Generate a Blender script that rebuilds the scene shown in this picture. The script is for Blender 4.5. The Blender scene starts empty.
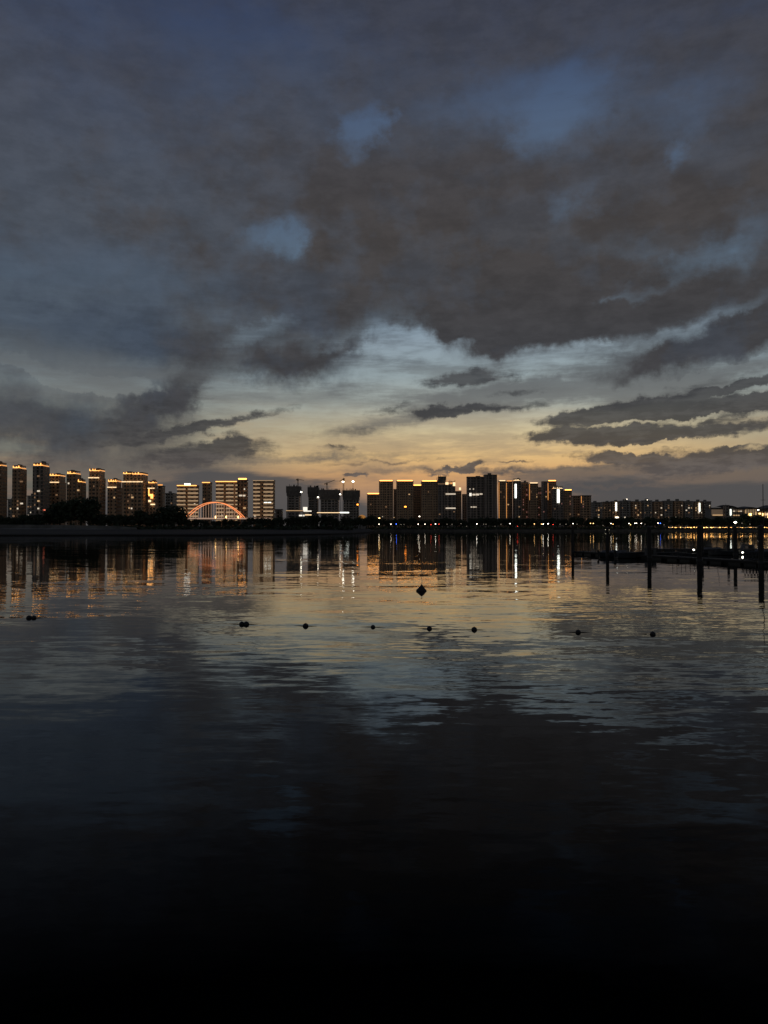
import bpy, bmesh, math, random
from mathutils import Vector, Matrix
R = math.radians
C = bpy.context.scene.collection
SC = bpy.context.scene
F = 770.0          # focal length in pixels of the 768x1024 frame
HZ = 526.0         # picture row of the horizon
H = 5.0            # eye height over the water

def s2l(c):
    c /= 255.0
    return c/12.92 if c <= .04045 else ((c+.055)/1.055)**2.4
def col(r, g, b): return (s2l(r), s2l(g), s2l(b), 1.0)
def wx(px, D): return (px-384.0)/F*D
def wz(py, D): return H+(HZ-py)/F*D

# ------------------------------------------------------------------ camera
cam_d = bpy.data.cameras.new('camera'); cam = bpy.data.objects.new('camera', cam_d); C.objects.link(cam)
cam.location = (0, 0, H); cam.rotation_euler = (R(90)+math.atan(14/F), 0, 0)
cam_d.sensor_fit = 'VERTICAL'; cam_d.sensor_height = 36; cam_d.lens = 36*F/1024
cam_d.clip_start = .1; cam_d.clip_end = 60000
SC.camera = cam
SC.view_settings.view_transform = 'Standard'; SC.view_settings.look = 'None'
SC.view_settings.exposure = 0; SC.view_settings.gamma = 1
SC.cycles.use_denoising = True
SC.cycles.max_bounces = 4; SC.cycles.diffuse_bounces = 2; SC.cycles.glossy_bounces = 3
SC.cycles.sample_clamp_indirect = 25
SC.cycles.caustics_reflective = False; SC.cycles.caustics_refractive = False

# ------------------------------------------------------------------ sky
class G:
    def __init__(s, tree): s.t = tree; s.n = tree.nodes; s.l = tree.links
    def node(s, typ, **kw):
        n = s.n.new(typ)
        for k, v in kw.items(): setattr(n, k, v)
        return n
    def put(s, sock, v):
        if isinstance(v, bpy.types.NodeSocket): s.l.new(v, sock)
        elif v is not None: sock.default_value = v
    def m(s, op, a, b=None, c=None, clamp=False):
        n = s.node('ShaderNodeMath', operation=op, use_clamp=clamp)
        s.put(n.inputs[0], a); s.put(n.inputs[1], b); s.put(n.inputs[2], c)
        return n.outputs[0]
    def vm(s, op, a, b=None):
        n = s.node('ShaderNodeVectorMath', operation=op)
        s.put(n.inputs[0], a); s.put(n.inputs[1], b)
        return n.outputs[0]
    def xyz(s, x, y, z):
        n = s.node('ShaderNodeCombineXYZ'); s.put(n.inputs[0], x); s.put(n.inputs[1], y); s.put(n.inputs[2], z)
        return n.outputs[0]
    def noise(s, vec, scale, detail=3, rough=.55, dist=0, out=0):
        n = s.node('ShaderNodeTexNoise'); s.put(n.inputs['Vector'], vec)
        n.inputs['Scale'].default_value = scale; n.inputs['Detail'].default_value = detail
        n.inputs['Roughness'].default_value = rough; n.inputs['Distortion'].default_value = dist
        return n.outputs[out]
    def ss(s, v, lo, hi, a=0.0, b=1.0):
        n = s.node('ShaderNodeMapRange', interpolation_type='SMOOTHSTEP')
        s.put(n.inputs[0], v); s.put(n.inputs[1], lo); s.put(n.inputs[2], hi); s.put(n.inputs[3], a); s.put(n.inputs[4], b)
        return n.outputs[0]
    def mix(s, f, a, b):
        n = s.node('ShaderNodeMix', data_type='RGBA'); s.put(n.inputs[0], f); s.put(n.inputs[6], a); s.put(n.inputs[7], b)
        return n.outputs[2]
    def ramp(s, v, stops, interp='LINEAR'):
        n = s.node('ShaderNodeValToRGB'); s.put(n.inputs[0], v); cr = n.color_ramp; cr.interpolation = interp
        while len(cr.elements) < len(stops): cr.elements.new(.5)
        for e, (p, c) in zip(cr.elements, stops): e.position = p; e.color = c
        return n.outputs[0]

def sky_uv(X, Y):
    a = math.atan((X-384)/F)
    return 7.7*a, 7.7*(HZ-Y)/F*math.cos(a)

def build_sky():
    w = bpy.data.worlds.new('World'); SC.world = w; w.use_nodes = True
    g = G(w.node_tree); g.n.clear()
    d = g.node('ShaderNodeTexCoord').outputs['Generated']
    sp = g.node('ShaderNodeSeparateXYZ'); g.put(sp.inputs[0], d)
    x, y, z = sp.outputs
    az = g.m('ARCTAN2', x, y)
    hyp = g.m('SQRT', g.m('ADD', g.m('MULTIPLY', x, x), g.m('ADD', g.m('MULTIPLY', y, y), 1e-4)))
    u = g.m('MULTIPLY', az, 7.7)
    v = g.m('MINIMUM', g.m('MAXIMUM', g.m('MULTIPLY', g.m('DIVIDE', z, hyp), 7.7), 0.0), 14.0)
    P = g.xyz(u, v, 0)
    P3 = g.xyz(u, v, 3.7)
    def cen(c, amt): return g.vm('MULTIPLY', g.vm('SUBTRACT', c, (.5, .5, .5)), amt)
    w1 = cen(g.noise(P3, .8, 3, .5, out=1), (.7, .4, 0))
    w2 = cen(g.noise(P3, 2.6, 6, .62, out=1), (.85, .5, 0))
    PwH = g.vm('ADD', g.vm('ADD', P, w1), w2)                       # billowy warp for the deck
    Ps = g.xyz(g.m('ADD', g.m('MULTIPLY', u, .42), g.m('MULTIPLY', v, -.25)), g.m('MULTIPLY', v, 2.4), 1.3)
    w3 = cen(g.noise(Ps, 1.1, 4, .6, out=1), (.8, .16, 0))
    w4 = cen(g.noise(P3, 4.5, 6, .65, out=1), (.55, .20, 0))
    PwL = g.vm('ADD', g.vm('ADD', P, w3), w4)                       # streaky warp low down
    def field(start, Pv, blobs, grow=1.0):
        acc = start
        for X, Y, rx, ry, rot, wt in blobs:
            rx *= grow; ry *= grow*(1.15 if grow > 1 else 1)
            cu, cv = sky_uv(X, Y)
            mp = g.node('ShaderNodeMapping', vector_type='TEXTURE')
            g.put(mp.inputs[0], Pv); mp.inputs[1].default_value = (cu, cv, 0)
            mp.inputs[2].default_value = (0, 0, R(rot)); mp.inputs[3].default_value = (rx/100, ry/100, 1)
            gr = g.node('ShaderNodeTexGradient', gradient_type='SPHERICAL'); g.put(gr.inputs[0], mp.outputs[0])
            acc = g.m('MULTIPLY_ADD', gr.outputs[1], wt, acc)
        return acc
    V = g.m('DIVIDE', v, 5.26)                                       # 0 at the horizon, 1 at the top of the frame
    def vy(Y): return (526-Y)/526.0
    st = [(526, (98, 88, 84)), (508, (132, 112, 98)), (492, (182, 142, 108)), (476, (210, 160, 108)), (456, (228, 190, 130)),
          (432, (204, 188, 150)), (405, (168, 174, 166)), (375, (150, 164, 168)), (340, (140, 156, 168)), (290, (108, 134, 156)),
          (230, (92, 114, 138)), (130, (80, 97, 122)), (0, (48, 64, 98))]
    base = g.ramp(V, [(vy(Y), col(*c)) for Y, c in st])
    azd = g.m('ABSOLUTE', g.m('SUBTRACT', u, 1.05))
    cool = g.ramp(V, [(vy(526), col(72, 72, 74)), (vy(480), col(106, 103, 94)), (vy(440), col(142, 144, 132)), (vy(380), col(116, 128, 134)),
                      (vy(300), col(84, 98, 114)), (vy(150), col(68, 80, 102)), (1, col(50, 64, 94))])
    base = g.mix(g.ss(azd, .6, 3.9), base, cool)
    # veils and streaks over the clear part, fine and broad
    nv = g.m('ADD', g.m('MULTIPLY', g.noise(Ps, 1.2, 7, .62), .6), g.m('MULTIPLY', g.noise(Ps, 4.2, 5, .6), .4))
    veil = g.m('MULTIPLY', g.ss(nv, .44, .60), g.m('MULTIPLY', g.ss(v, .05, .6, .55, 1.0), g.ss(v, 1.9, 2.9, 1.0, .15)))
    veilc = g.ramp(V, [(vy(526), col(104, 90, 84)), (vy(490), col(150, 118, 98)), (vy(460), col(170, 144, 112)), (vy(430), col(172, 156, 128)), (vy(400), col(134, 138, 134)), (vy(360), col(100, 108, 114)), (vy(300), col(80, 90, 102)), (1, col(60, 66, 80))])
    base = g.mix(g.m('MULTIPLY', veil, .72), base, veilc)
    thin = [  # pale grey sheets
        (480, 398, 170, 20, 5, .95), (385, 424, 100, 11, 10, .7), (560, 385, 120, 26, 8, .6), (300, 340, 110, 40, 0, .8), (440, 470, 160, 5, 1, .5), (330, 458, 130, 8, 2, .8),
        (80, 350, 200, 90, 0, 1.0), (110, 445, 150, 40, 0, .9), (180, 470, 160, 22, 0, .7), (240, 395, 90, 50, 0, .25), (690, 355, 110, 40, 12, .9), (660, 390, 120, 22, 10, .5), (700, 484, 150, 34, 0, 1.7), (620, 484, 50, 3, 0, -1.6), (570, 474, 90, 16, 0, 1.0), (690, 385, 110, 14, 10, .6), (360, 385, 60, 14, 10, .5)]
    nt = g.noise(Ps, 2.4, 7, .66)
    ft = g.m('ADD', field(0.0, PwL, thin), g.m('MULTIPLY', g.m('SUBTRACT', nt, .5), 1.5))
    tc_ = g.ramp(V, [(vy(526), col(84, 80, 80)), (vy(475), col(102, 94, 88)), (vy(440), col(116, 110, 100)), (vy(400), col(106, 108, 108)), (vy(350), col(80, 88, 96)), (vy(280), col(74, 86, 98)), (1, col(58, 66, 84))])
    base = g.mix(g.m('MULTIPLY', g.ss(ft, .05, .85), .85), base, tc_)

    nd = g.noise(P3, 1.1, 8, .60)
    nf = g.noise(P3, 5.0, 5, .62)
    # ---- high deck: covers everything above, with holes
    edge = g.ss(v, 1.45, 2.35, 0.0, .95)
    deck = [
        (600, 318, 170, 56, 6, .9), (520, 300, 130, 60, 0, .6), (470, 332, 70, 26, -10, .9), (700, 350, 120, 24, 12, 1.1), (640, 372, 70, 12, 12, .6), (760, 330, 60, 30, 12, .6),
        (300, 280, 120, 46, -5, .55), (120, 340, 210, 46, 0, .6), (60, 415, 170, 50, -2, .95), (178, 400, 62, 26, 24, 1.1), (20, 440, 150, 30, 0, .6), (190, 350, 80, 28, -10, .5),
        (300, 370, 72, 26, 4, 1.15), (350, 350, 34, 12, 25, .7), (270, 352, 40, 14, 0, .5),
        (405, 345, 50, 22, 0, -.9), (262, 328, 50, 12, 10, -.7), (330, 325, 60, 24, 0, .5), (500, 345, 60, 22, 0, .35), (84, 380, 74, 11, -8, -2.3), (235, 405, 40, 34, 60, -.6), (36, 366, 40, 8, 0, -.6),
        (455, 345, 40, 16, 0, -.4), (575, 354, 80, 12, 8, -.5), (690, 330, 80, 14, 22, -.6), (610, 345, 20, 5, 0, -.4), (710, 376, 70, 7, 10, -.9),
        (268, 236, 49.3, 24.65, 20, -0.81), (284, 250, 23.2, 29, 0, -0.62), (250, 228, 29, 13.05, 0, -0.31), (362, 136, 26.1, 43.5, -35, -0.81), (372, 118, 23.2, 20.3, 0, -0.43),
        (540, 92, 107.3, 49.3, 0, -0.62), (555, 120, 63.8, 63.8, 50, -0.56), (530, 140, 23.2, 29, 0, -0.37), (585, 70, 58, 87, -20, -0.31), (470, 90, 87, 29, 20, -0.25),
        (690, 90, 101.5, 49.3, 10, -0.43), (684, 152, 23.2, 20.3, 0, -0.68), (700, 120, 43.5, 58, 0, -0.25), (400, 110, 130.5, 87, 30, -0.25), (60, 268, 217.5, 34.8, 4, -0.46), (190, 15, 203, 66.7, 0, -0.62),
        (170, 80, 290, 101.5, 0, -0.25), (615, 296, 37.7, 14.5, 10, -0.74), (650, 285, 87, 20.3, 25, -0.37), (730, 245, 87, 31.9, 30, -0.50), (660, 250, 87, 43.5, 0, -0.12), (735, 5, 87, 20.3, 0, -0.25), (580, 205, 37.7, 20.3, 40, -0.43), (560, 210, 43.5, 29, 0, -0.19),
        (180, 150, 87, 87, 0, -0.15), (420, 260, 87, 29, 0, -0.09), (290, 190, 130, 60, 0, .45), (460, 215, 160, 80, 0, .55), (170, 215, 120, 50, 0, .3), (700, 200, 120, 40, 0, .3), (270, 130, 70, 60, 0, .3),
    ]
    fd = field(edge, PwH, deck)
    fd = g.m('ADD', fd, g.m('ADD', g.m('MULTIPLY', g.m('SUBTRACT', nd, .5), .8), g.m('MULTIPLY', g.m('SUBTRACT', nf, .5), .28)))
    ad = g.ss(fd, -.12, 1.12)
    dn = g.ss(g.m('ADD', g.m('MULTIPLY', g.noise(P3, .7, 3, .5), .55), g.m('MULTIPLY', g.noise(P3, 1.9, 6, .6), .45)), .40, .60)
    warm = g.ramp(V, [(vy(526), col(84, 78, 74)), (vy(430), col(66, 65, 67)), (vy(340), col(64, 64, 67)), (vy(240), col(68, 65, 65)), (vy(120), col(66, 66, 71)), (1, col(61, 64, 75))])
    blue = g.ramp(V, [(vy(526), col(88, 88, 88)), (vy(430), col(68, 74, 82)), (vy(340), col(66, 76, 90)), (vy(240), col(74, 80, 90)), (vy(120), col(70, 75, 87)), (1, col(62, 69, 86))])
    lft = g.ss(u, -4.5, 1.0, .55, -.52)
    dc = g.mix(g.m('ADD', g.m('MULTIPLY', dn, .9), lft, clamp=True), warm, blue)
    nb = g.noise(g.xyz(u, g.m('MULTIPLY', v, 1.7), 9.1), 2.4, 8, .66)
    nb2 = g.noise(g.xyz(g.m('MULTIPLY', u, .6), g.m('MULTIPLY', v, 2.2), 4.4), 5.5, 6, .62)
    bl = g.m('ADD', g.ss(nb, .34, .66, .90, 1.12), g.m('MULTIPLY', g.ss(nb2, .35, .65, -.06, .06), g.ss(v, 1.8, 3.2, 1.0, .35)))
    dc = g.vm('MULTIPLY', dc, g.xyz(bl, bl, g.m('MULTIPLY', bl, 1.0)))
    s1 = g.mix(ad, base, dc)
    # ---- low dark clouds
    low = [
        (205, 452, 62, 11, 6, 1.7), (226, 438, 20, 8, 20, 1.2), (195, 427, 92, 4.5, 13, 1.5), (110, 436, 70, 6, 12, .7), (150, 410, 60, 10, 25, .8), (50, 462, 90, 7, 2, .7),
        (476, 376, 50, 8, 4, 1.7), (455, 411, 44, 5, 5, 1.5), (500, 408, 60, 4, 4, .9), (400, 408, 40, 4, 8, .8), (520, 392, 40, 4, 8, .6), (370, 428, 60, 4, 8, .5),
        (612, 436, 62, 6, 2, 1.8), (700, 431, 76, 6, 4, 1.5), (670, 415, 110, 6, 7, 1.8), (745, 404, 80, 8, 10, 1.8), (740, 386, 80, 5, 14, 1.3), (690, 396, 60, 3.5, 10, 1.0), (600, 414, 50, 7, 8, 1.5), (560, 420, 30, 5, 5, .6), (650, 402, 70, 8, 12, 1.0),
        (560, 436, 26, 5, 0, .9), (710, 461, 100, 7, -1, 1.9), (610, 456, 40, 5, -4, 1.6), (665, 448, 26, 2.6, 0, 1.3), (728, 447, 22, 3, 5, 1.2), (764, 448, 16, 5, 20, 1.4), (700, 443, 70, 3.5, 2, -1.6), (660, 421, 60, 2.5, 4, -1.2), (730, 410, 60, 2.5, 10, -.9),
        (640, 476, 80, 5, 2, .9), (466, 468, 16, 3.2, 8, 2.2), (450, 470, 26, 1.8, 4, 1.5), (360, 475, 14, 2, 4, 1.8), (430, 475, 12, 2, 4, 1.0), (720, 490, 60, 6, 0, .6),
        (520, 470, 60, 3, 2, .9), (400, 463, 90, 2.5, 2, .7), (330, 452, 50, 2.2, 2, .6), (345, 448, 24, 2, 0, .8), (510, 462, 26, 1.6, 0, .9),
    ]
    nl = g.noise(g.xyz(g.m('MULTIPLY', u, 1.0), g.m('MULTIPLY', v, 2.2), 5.1), 3.0, 7, .66)
    nq = g.noise(g.xyz(g.m('ADD', g.m('MULTIPLY', u, .55), g.m('MULTIPLY', v, -.4)), g.m('MULTIPLY', v, 3.0), 7.7), 5.0, 7, .68)
    fl = g.m('ADD', g.m('ADD', g.m('MULTIPLY', g.m('SUBTRACT', nq, .5), .9), field(-.14, PwL, low, 1.4)), g.m('MULTIPLY', g.m('SUBTRACT', nl, .5), 1.2))
    al = g.m('MULTIPLY', g.ss(fl, .05, .85), g.ss(v, 0.0, .2))
    lc = g.ramp(V, [(vy(526), col(88, 80, 78)), (vy(478), col(88, 82, 80)), (vy(450), col(62, 61, 62)), (vy(400), col(58, 59, 62)), (vy(360), col(64, 66, 70)), (1, col(62, 62, 64))])
    lc2 = g.mix(g.ss(g.m('ADD', g.m('MULTIPLY', nl, .5), g.m('MULTIPLY', nq, .5)), .42, .56), g.vm('MULTIPLY', lc, (1.5, 1.48, 1.42)), lc)
    s2 = g.mix(g.m('MULTIPLY', al, .92), s1, lc2)
    # ---- bank along the horizon, low in the middle, higher to both sides
    hb = g.m('ADD', g.ss(u, .9, 2.6, .0, .33), g.ss(g.m('ABSOLUTE', g.m('ADD', u, 1.5)), .2, 1.9, .42, .0))
    hb = g.m('ADD', hb, g.m('ADD', g.m('MULTIPLY', g.m('SUBTRACT', g.noise(Ps, 1.3, 6, .6), .5), .9), .14))
    bank = g.ss(g.m('SUBTRACT', hb, v), -.07, .10)
    bc = g.ramp(V, [(0, col(82, 79, 78)), (.06, col(80, 79, 80)), (1, col(74, 76, 79))])
    s3 = g.mix(g.m('MULTIPLY', bank, .93), s2, bc)
    dim = g.ss(azd, 5, 13, 1.0, .85)
    s4 = g.vm('MULTIPLY', s3, g.xyz(dim, dim, dim))
    bg = g.node('ShaderNodeBackground'); g.put(bg.inputs[0], s4); bg.inputs[1].default_value = 1.0
    o = g.node('ShaderNodeOutputWorld'); g.l.new(bg.outputs[0], o.inputs[0])
    w.cycles.sampling_method = 'MANUAL'; w.cycles.sample_map_resolution = 512
build_sky()

# ------------------------------------------------------------------ materials
def pmat(name, c, rough=.8, c2=None, scale=1.0, metal=0.0, bump=0.0):
    m = bpy.data.materials.new(name); m.use_nodes = True; g = G(m.node_tree)
    b = g.n['Principled BSDF']; b.inputs['Roughness'].default_value = rough; b.inputs['Metallic'].default_value = metal
    c = tuple(c)+(1,); c2 = tuple(c2)+(1,) if c2 else tuple(k*.6 for k in c[:3])+(1,)
    tc = g.node('ShaderNodeTexCoord').outputs['Object']
    n = g.noise(tc, scale, 5, .6)
    g.put(b.inputs['Base Color'], g.mix(g.ss(n, .35, .65), c, c2))
    if bump:
        bn = g.node('ShaderNodeBump'); bn.inputs['Strength'].default_value = bump; bn.inputs['Distance'].default_value = .05
        g.put(bn.inputs['Height'], n); g.l.new(bn.outputs[0], b.inputs['Normal'])
    return m
def emat(name, c, s, body=(.1, .1, .1)):
    m = bpy.data.materials.new(name); m.use_nodes = True
    b = m.node_tree.nodes['Principled BSDF']; b.inputs['Base Color'].default_value = tuple(body)+(1,)
    b.inputs['Emission Color'].default_value = tuple(c)+(1,); b.inputs['Emission Strength'].default_value = s
    return m
def facade(name, wall, glass=(.01, .012, .015), fw=3.0, fh=3.0, wr=.55, hr=.5):
    """wall with a grid of unlit windows (storeys of fh metres)"""
    m = bpy.data.materials.new(name); m.use_nodes = True; g = G(m.node_tree)
    b = g.n['Principled BSDF']
    sp = g.node('ShaderNodeSeparateXYZ'); g.put(sp.inputs[0], g.node('ShaderNodeTexCoord').outputs['Object'])
    h = g.m('ADD', sp.outputs[0], g.m('MULTIPLY', sp.outputs[1], 1.0))
    fx = g.m('FRACT', g.m('ADD', g.m('DIVIDE', h, fw), 100.25)); fz = g.m('FRACT', g.m('DIVIDE', sp.outputs[2], fh))
    win = g.m('MULTIPLY', g.m('LESS_THAN', fx, wr), g.m('LESS_THAN', g.m('ABSOLUTE', g.m('SUBTRACT', fz, .5)), hr/2))
    n = g.noise(g.node('ShaderNodeTexCoord').outputs['Object'], .15, 5, .6)
    wc = g.mix(g.ss(n, .3, .7), tuple(wall)+(1,), tuple(k*.72 for k in wall)+(1,))
    g.put(b.inputs['Base Color'], g.mix(win, wc, tuple(glass)+(1,)))
    g.put(b.inputs['Roughness'], g.m('SUBTRACT', .85, g.m('MULTIPLY', win, .6)))
    return m
M = dict(soft=emat('soft_white_panel', (1.0, .92, .78), 1.1),
   
    brown=facade('brown_brick_facade', (.70, .45, .27)), umber=facade('umber_facade', (.62, .41, .25), fw=2.6),
    grey=facade('grey_facade', (.45, .40, .34)), slate=facade('slate_facade', (.38, .31, .26), fw=4.0, hr=.7),
    tan=facade('tan_facade', (.60, .46, .33), fw=3.6), raw=facade('raw_concrete_frame', (.46, .40, .35), fw=4.2, wr=.7, hr=.62),
    net=pmat('scaffold_net', (.26, .23, .20), .95, scale=.5), conc=pmat('pale_concrete', (.3, .28, .25), .9, scale=.4),
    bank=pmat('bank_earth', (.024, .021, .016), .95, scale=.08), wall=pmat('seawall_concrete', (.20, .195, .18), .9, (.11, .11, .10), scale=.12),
    sand=pmat('shore_stones', (.16, .15, .13), .95, scale=.3),
    steel=pmat('dark_steel', (.05, .05, .055), .5, metal=.6, scale=3), crane=pmat('crane_paint', (.16, .10, .04), .6, scale=2),
    pile=pmat('tarred_timber', (.018, .016, .015), .8, (.03, .026, .022), scale=2.5, bump=.4), deck=pmat('wet_dock_boards', (.045, .038, .032), .7, scale=2.0, bump=.3),
    floatm=pmat('black_float_plastic', (.012, .012, .013), .55, scale=5), hull=pmat('dark_hull_paint', (.03, .035, .04), .4, scale=2),
    hullw=pmat('grey_boat_cover', (.12, .12, .125), .8, scale=2), rope=pmat('wet_rope', (.02, .018, .015), .9, scale=20),
    leaf=pmat('leaf_green', (.045, .06, .03), .8, (.025, .04, .018), scale=.8), bark=pmat('bark', (.05, .04, .03), .95, scale=4),
    arch=emat('coral_arch_glow', (1.0, .30, .10), 1.25, (.5, .15, .1)), hang=emat('lit_hanger_cable', (1.0, .62, .42), .35, (.6, .55, .5)),  # arch and hanger glow stand in for light falling on the steel
    gold=emat('gold_led', (1.0, .42, .10), 2.6), goldline=emat('gold_parapet_led', (1.0, .38, .075), 5.0), golddim=emat('amber_led', (1.0, .42, .11), 1.0), pale=emat('pale_led', (1.0, .70, .38), 1.5),
    band=emat('floodlit_band_glow', (1.0, .66, .36), .34, (.5, .40, .28)), white=emat('white_led', (.95, 1.0, .90), 2.6), whitehot=emat('floodlight', (1.0, .92, .74), 12.0),  # band: floodlight on the balconies put into the material as emission
    sodium=emat('sodium_lamp', (1.0, .27, .03), 6.5), lampw=emat('white_lamp', (1.0, .86, .66), 7.0), lampb=emat('blue_lamp', (.05, .14, 1.0), 8.0),
    lampr=emat('red_lamp', (1.0, .07, .04), 3.5), lampy=emat('warm_lamp', (1.0, .58, .20), 6.0), bulb=emat('promenade_bulb', (1.0, .50, .14), 8.0),
    win1=emat('window_warm', (1.0, .62, .30), .55), win2=emat('window_white', (1.0, .84, .64), .7), win3=emat('window_dim', (1.0, .55, .28), .18),
    win4=emat('window_pink', (1.0, .42, .34), .22), hall=emat('floodlit_wall_glow', (1.0, .68, .36), .16, (.5, .4, .3)), halldim=emat('dim_wall_glow', (1.0, .66, .40), .07, (.4, .33, .25)),  # hall, halldim: solid walls that glow in place of being floodlit
    roof=pmat('roof_sheet', (.09, .085, .085), .7, scale=.2),
)

# ------------------------------------------------------------------ mesh helpers
def box(bm, x0, x1, y0, y1, z0, z1):
    v = [bm.verts.new(p) for p in ((x0, y0, z0), (x1, y0, z0), (x1, y1, z0), (x0, y1, z0), (x0, y0, z1), (x1, y0, z1), (x1, y1, z1), (x0, y1, z1))]
    for f in ((3, 2, 1, 0), (4, 5, 6, 7), (0, 1, 5, 4), (1, 2, 6, 5), (2, 3, 7, 6), (3, 0, 4, 7)): bm.faces.new([v[i] for i in f])
def tube(bm, a, b, r0, r1=None, n=8, cap=True):
    a = Vector(a); b = Vector(b); r1 = r0 if r1 is None else r1
    q = (b-a).to_track_quat('Z', 'Y')
    A = []; B = []
    for i in range(n):
        t = 2*math.pi*i/n; o = Vector((math.cos(t), math.sin(t), 0))
        A.append(bm.verts.new(a+q@(o*r0))); B.append(bm.verts.new(b+q@(o*r1)))
    for i in range(n):
        j = (i+1) % n; bm.faces.new((A[i], A[j], B[j], B[i]))
    if cap: bm.faces.new(A[::-1]); bm.faces.new(B)
def path(bm, pts, r, n=6):
    for a, b in zip(pts, pts[1:]): tube(bm, a, b, r, n=n)
def lathe(bm, prof, n=16, c=(0, 0)):
    rings = []
    for r, z in prof:
        rings.append([bm.verts.new((c[0]+r*math.cos(2*math.pi*i/n), c[1]+r*math.sin(2*math.pi*i/n), z)) for i in range(n)])
    for a, b in zip(rings, rings[1:]):
        for i in range(n):
            j = (i+1) % n; bm.faces.new((a[i], a[j], b[j], b[i]))
    bm.faces.new(rings[0][::-1]); bm.faces.new(rings[-1])
def obj(name, bm, m, parent=None, label=None, cat=None, group=None, kind=None, loc=None):
    me = bpy.data.meshes.new(name); bm.to_mesh(me); bm.free(); me.materials.append(M[m] if isinstance(m, str) else m)
    o = bpy.data.objects.new(name, me); C.objects.link(o)
    if parent: o.parent = parent
    if loc: o.location = loc
    for k, v in (('label', label), ('category', cat), ('group', group), ('kind', kind)):
        if v: o[k] = v
    return o
def thing(name, label, cat, loc, rz=0, group=None):
    o = bpy.data.objects.new(name, None); C.objects.link(o); o.location = loc; o.rotation_euler = (0, 0, rz)
    o.empty_display_size = .5
    o['label'] = label; o['category'] = cat
    if group: o['group'] = group
    return o
def dup(root, loc, rz=0, label=None, group=None, scale=None):
    r = root.copy(); C.objects.link(r); r.location = loc; r.rotation_euler = (0, 0, rz)
    if label: r['label'] = label
    if group: r['group'] = group
    if scale: r.scale = scale
    for ch in list(root.children):
        c = ch.copy(); C.objects.link(c); c.parent = r
        for gch in list(ch.children):
            d = gch.copy(); C.objects.link(d); d.parent = c
    return r
NB = bmesh.new

# ------------------------------------------------------------------ water
def build_water():
    m = bpy.data.materials.new('water'); m.use_nodes = True; g = G(m.node_tree); g.n.clear()
    geo = g.node('ShaderNodeNewGeometry').outputs['Position']
    sp = g.node('ShaderNodeSeparateXYZ'); g.put(sp.inputs[0], geo)
    def slope(vec, sc, det, rough, amp):
        return g.vm('MULTIPLY', g.vm('SUBTRACT', g.noise(vec, sc, det, rough, out=1), (.5, .5, .5)), (amp*.6, amp, 0))
    p1 = g.vm('MULTIPLY', geo, (.50, 1.0, 1.0))
    p2 = g.vm('MULTIPLY', geo, (.30, 1.0, 1.0))
    big = slope(p1, .12, 2, .5, .014)
    mid = slope(g.vm('ADD', p2, (31, 7, 0)), .50, 2, .5, .050)
    rip = slope(g.vm('ADD', p2, (3, 71, 0)), 1.7, 4, .65, .095)
    # cat's paws: calmer and rougher patches; the open water near the camera is breezier than the sheltered far side
    pat = g.ss(g.noise(g.vm('MULTIPLY', geo, (.35, 1, 1)), .06, 4, .6), .38, .62, .25, 1.15)
    lee = g.ss(sp.outputs[1], 22.0, 120.0, 1.45, .62)
    k = g.m('MULTIPLY', pat, lee)
    nrm = g.vm('NORMALIZE', g.vm('ADD', g.vm('ADD', g.vm('ADD', big, slope(g.vm('ADD', p1, (17, 5, 0)), 5.0, 2, .5, .022)), g.vm('MULTIPLY', g.vm('ADD', mid, rip), g.xyz(k, k, k))), (0, 0, 1)))
    gl = g.node('ShaderNodeBsdfGlossy'); gl.inputs['Roughness'].default_value = .02; g.put(gl.inputs['Normal'], nrm)
    df = g.node('ShaderNodeBsdfDiffuse'); df.inputs[0].default_value = (.0010, .0016, .0022, 1)
    lw = g.node('ShaderNodeLayerWeight'); lw.inputs[0].default_value = .5; g.put(lw.inputs['Normal'], nrm)
    fr = g.m('SUBTRACT', g.m('MULTIPLY', g.m('POWER', lw.outputs['Facing'], 5.9), 1.36), .025, clamp=True)   # reflection falloff set steeper than real water, to darken the foreground
    mx = g.node('ShaderNodeMixShader'); g.put(mx.inputs[0], fr); g.l.new(df.outputs[0], mx.inputs[1]); g.l.new(gl.outputs[0], mx.inputs[2])
    o = g.node('ShaderNodeOutputMaterial'); g.l.new(mx.outputs[0], o.inputs[0])
    bm = NB()
    v = [bm.verts.new(p) for p in ((-30000, -400, 0), (30000, -400, 0), (30000, 40000, 0), (-30000, 40000, 0))]
    bm.faces.new(v)
    obj('water', bm, m, kind='structure')
build_water()

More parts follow.
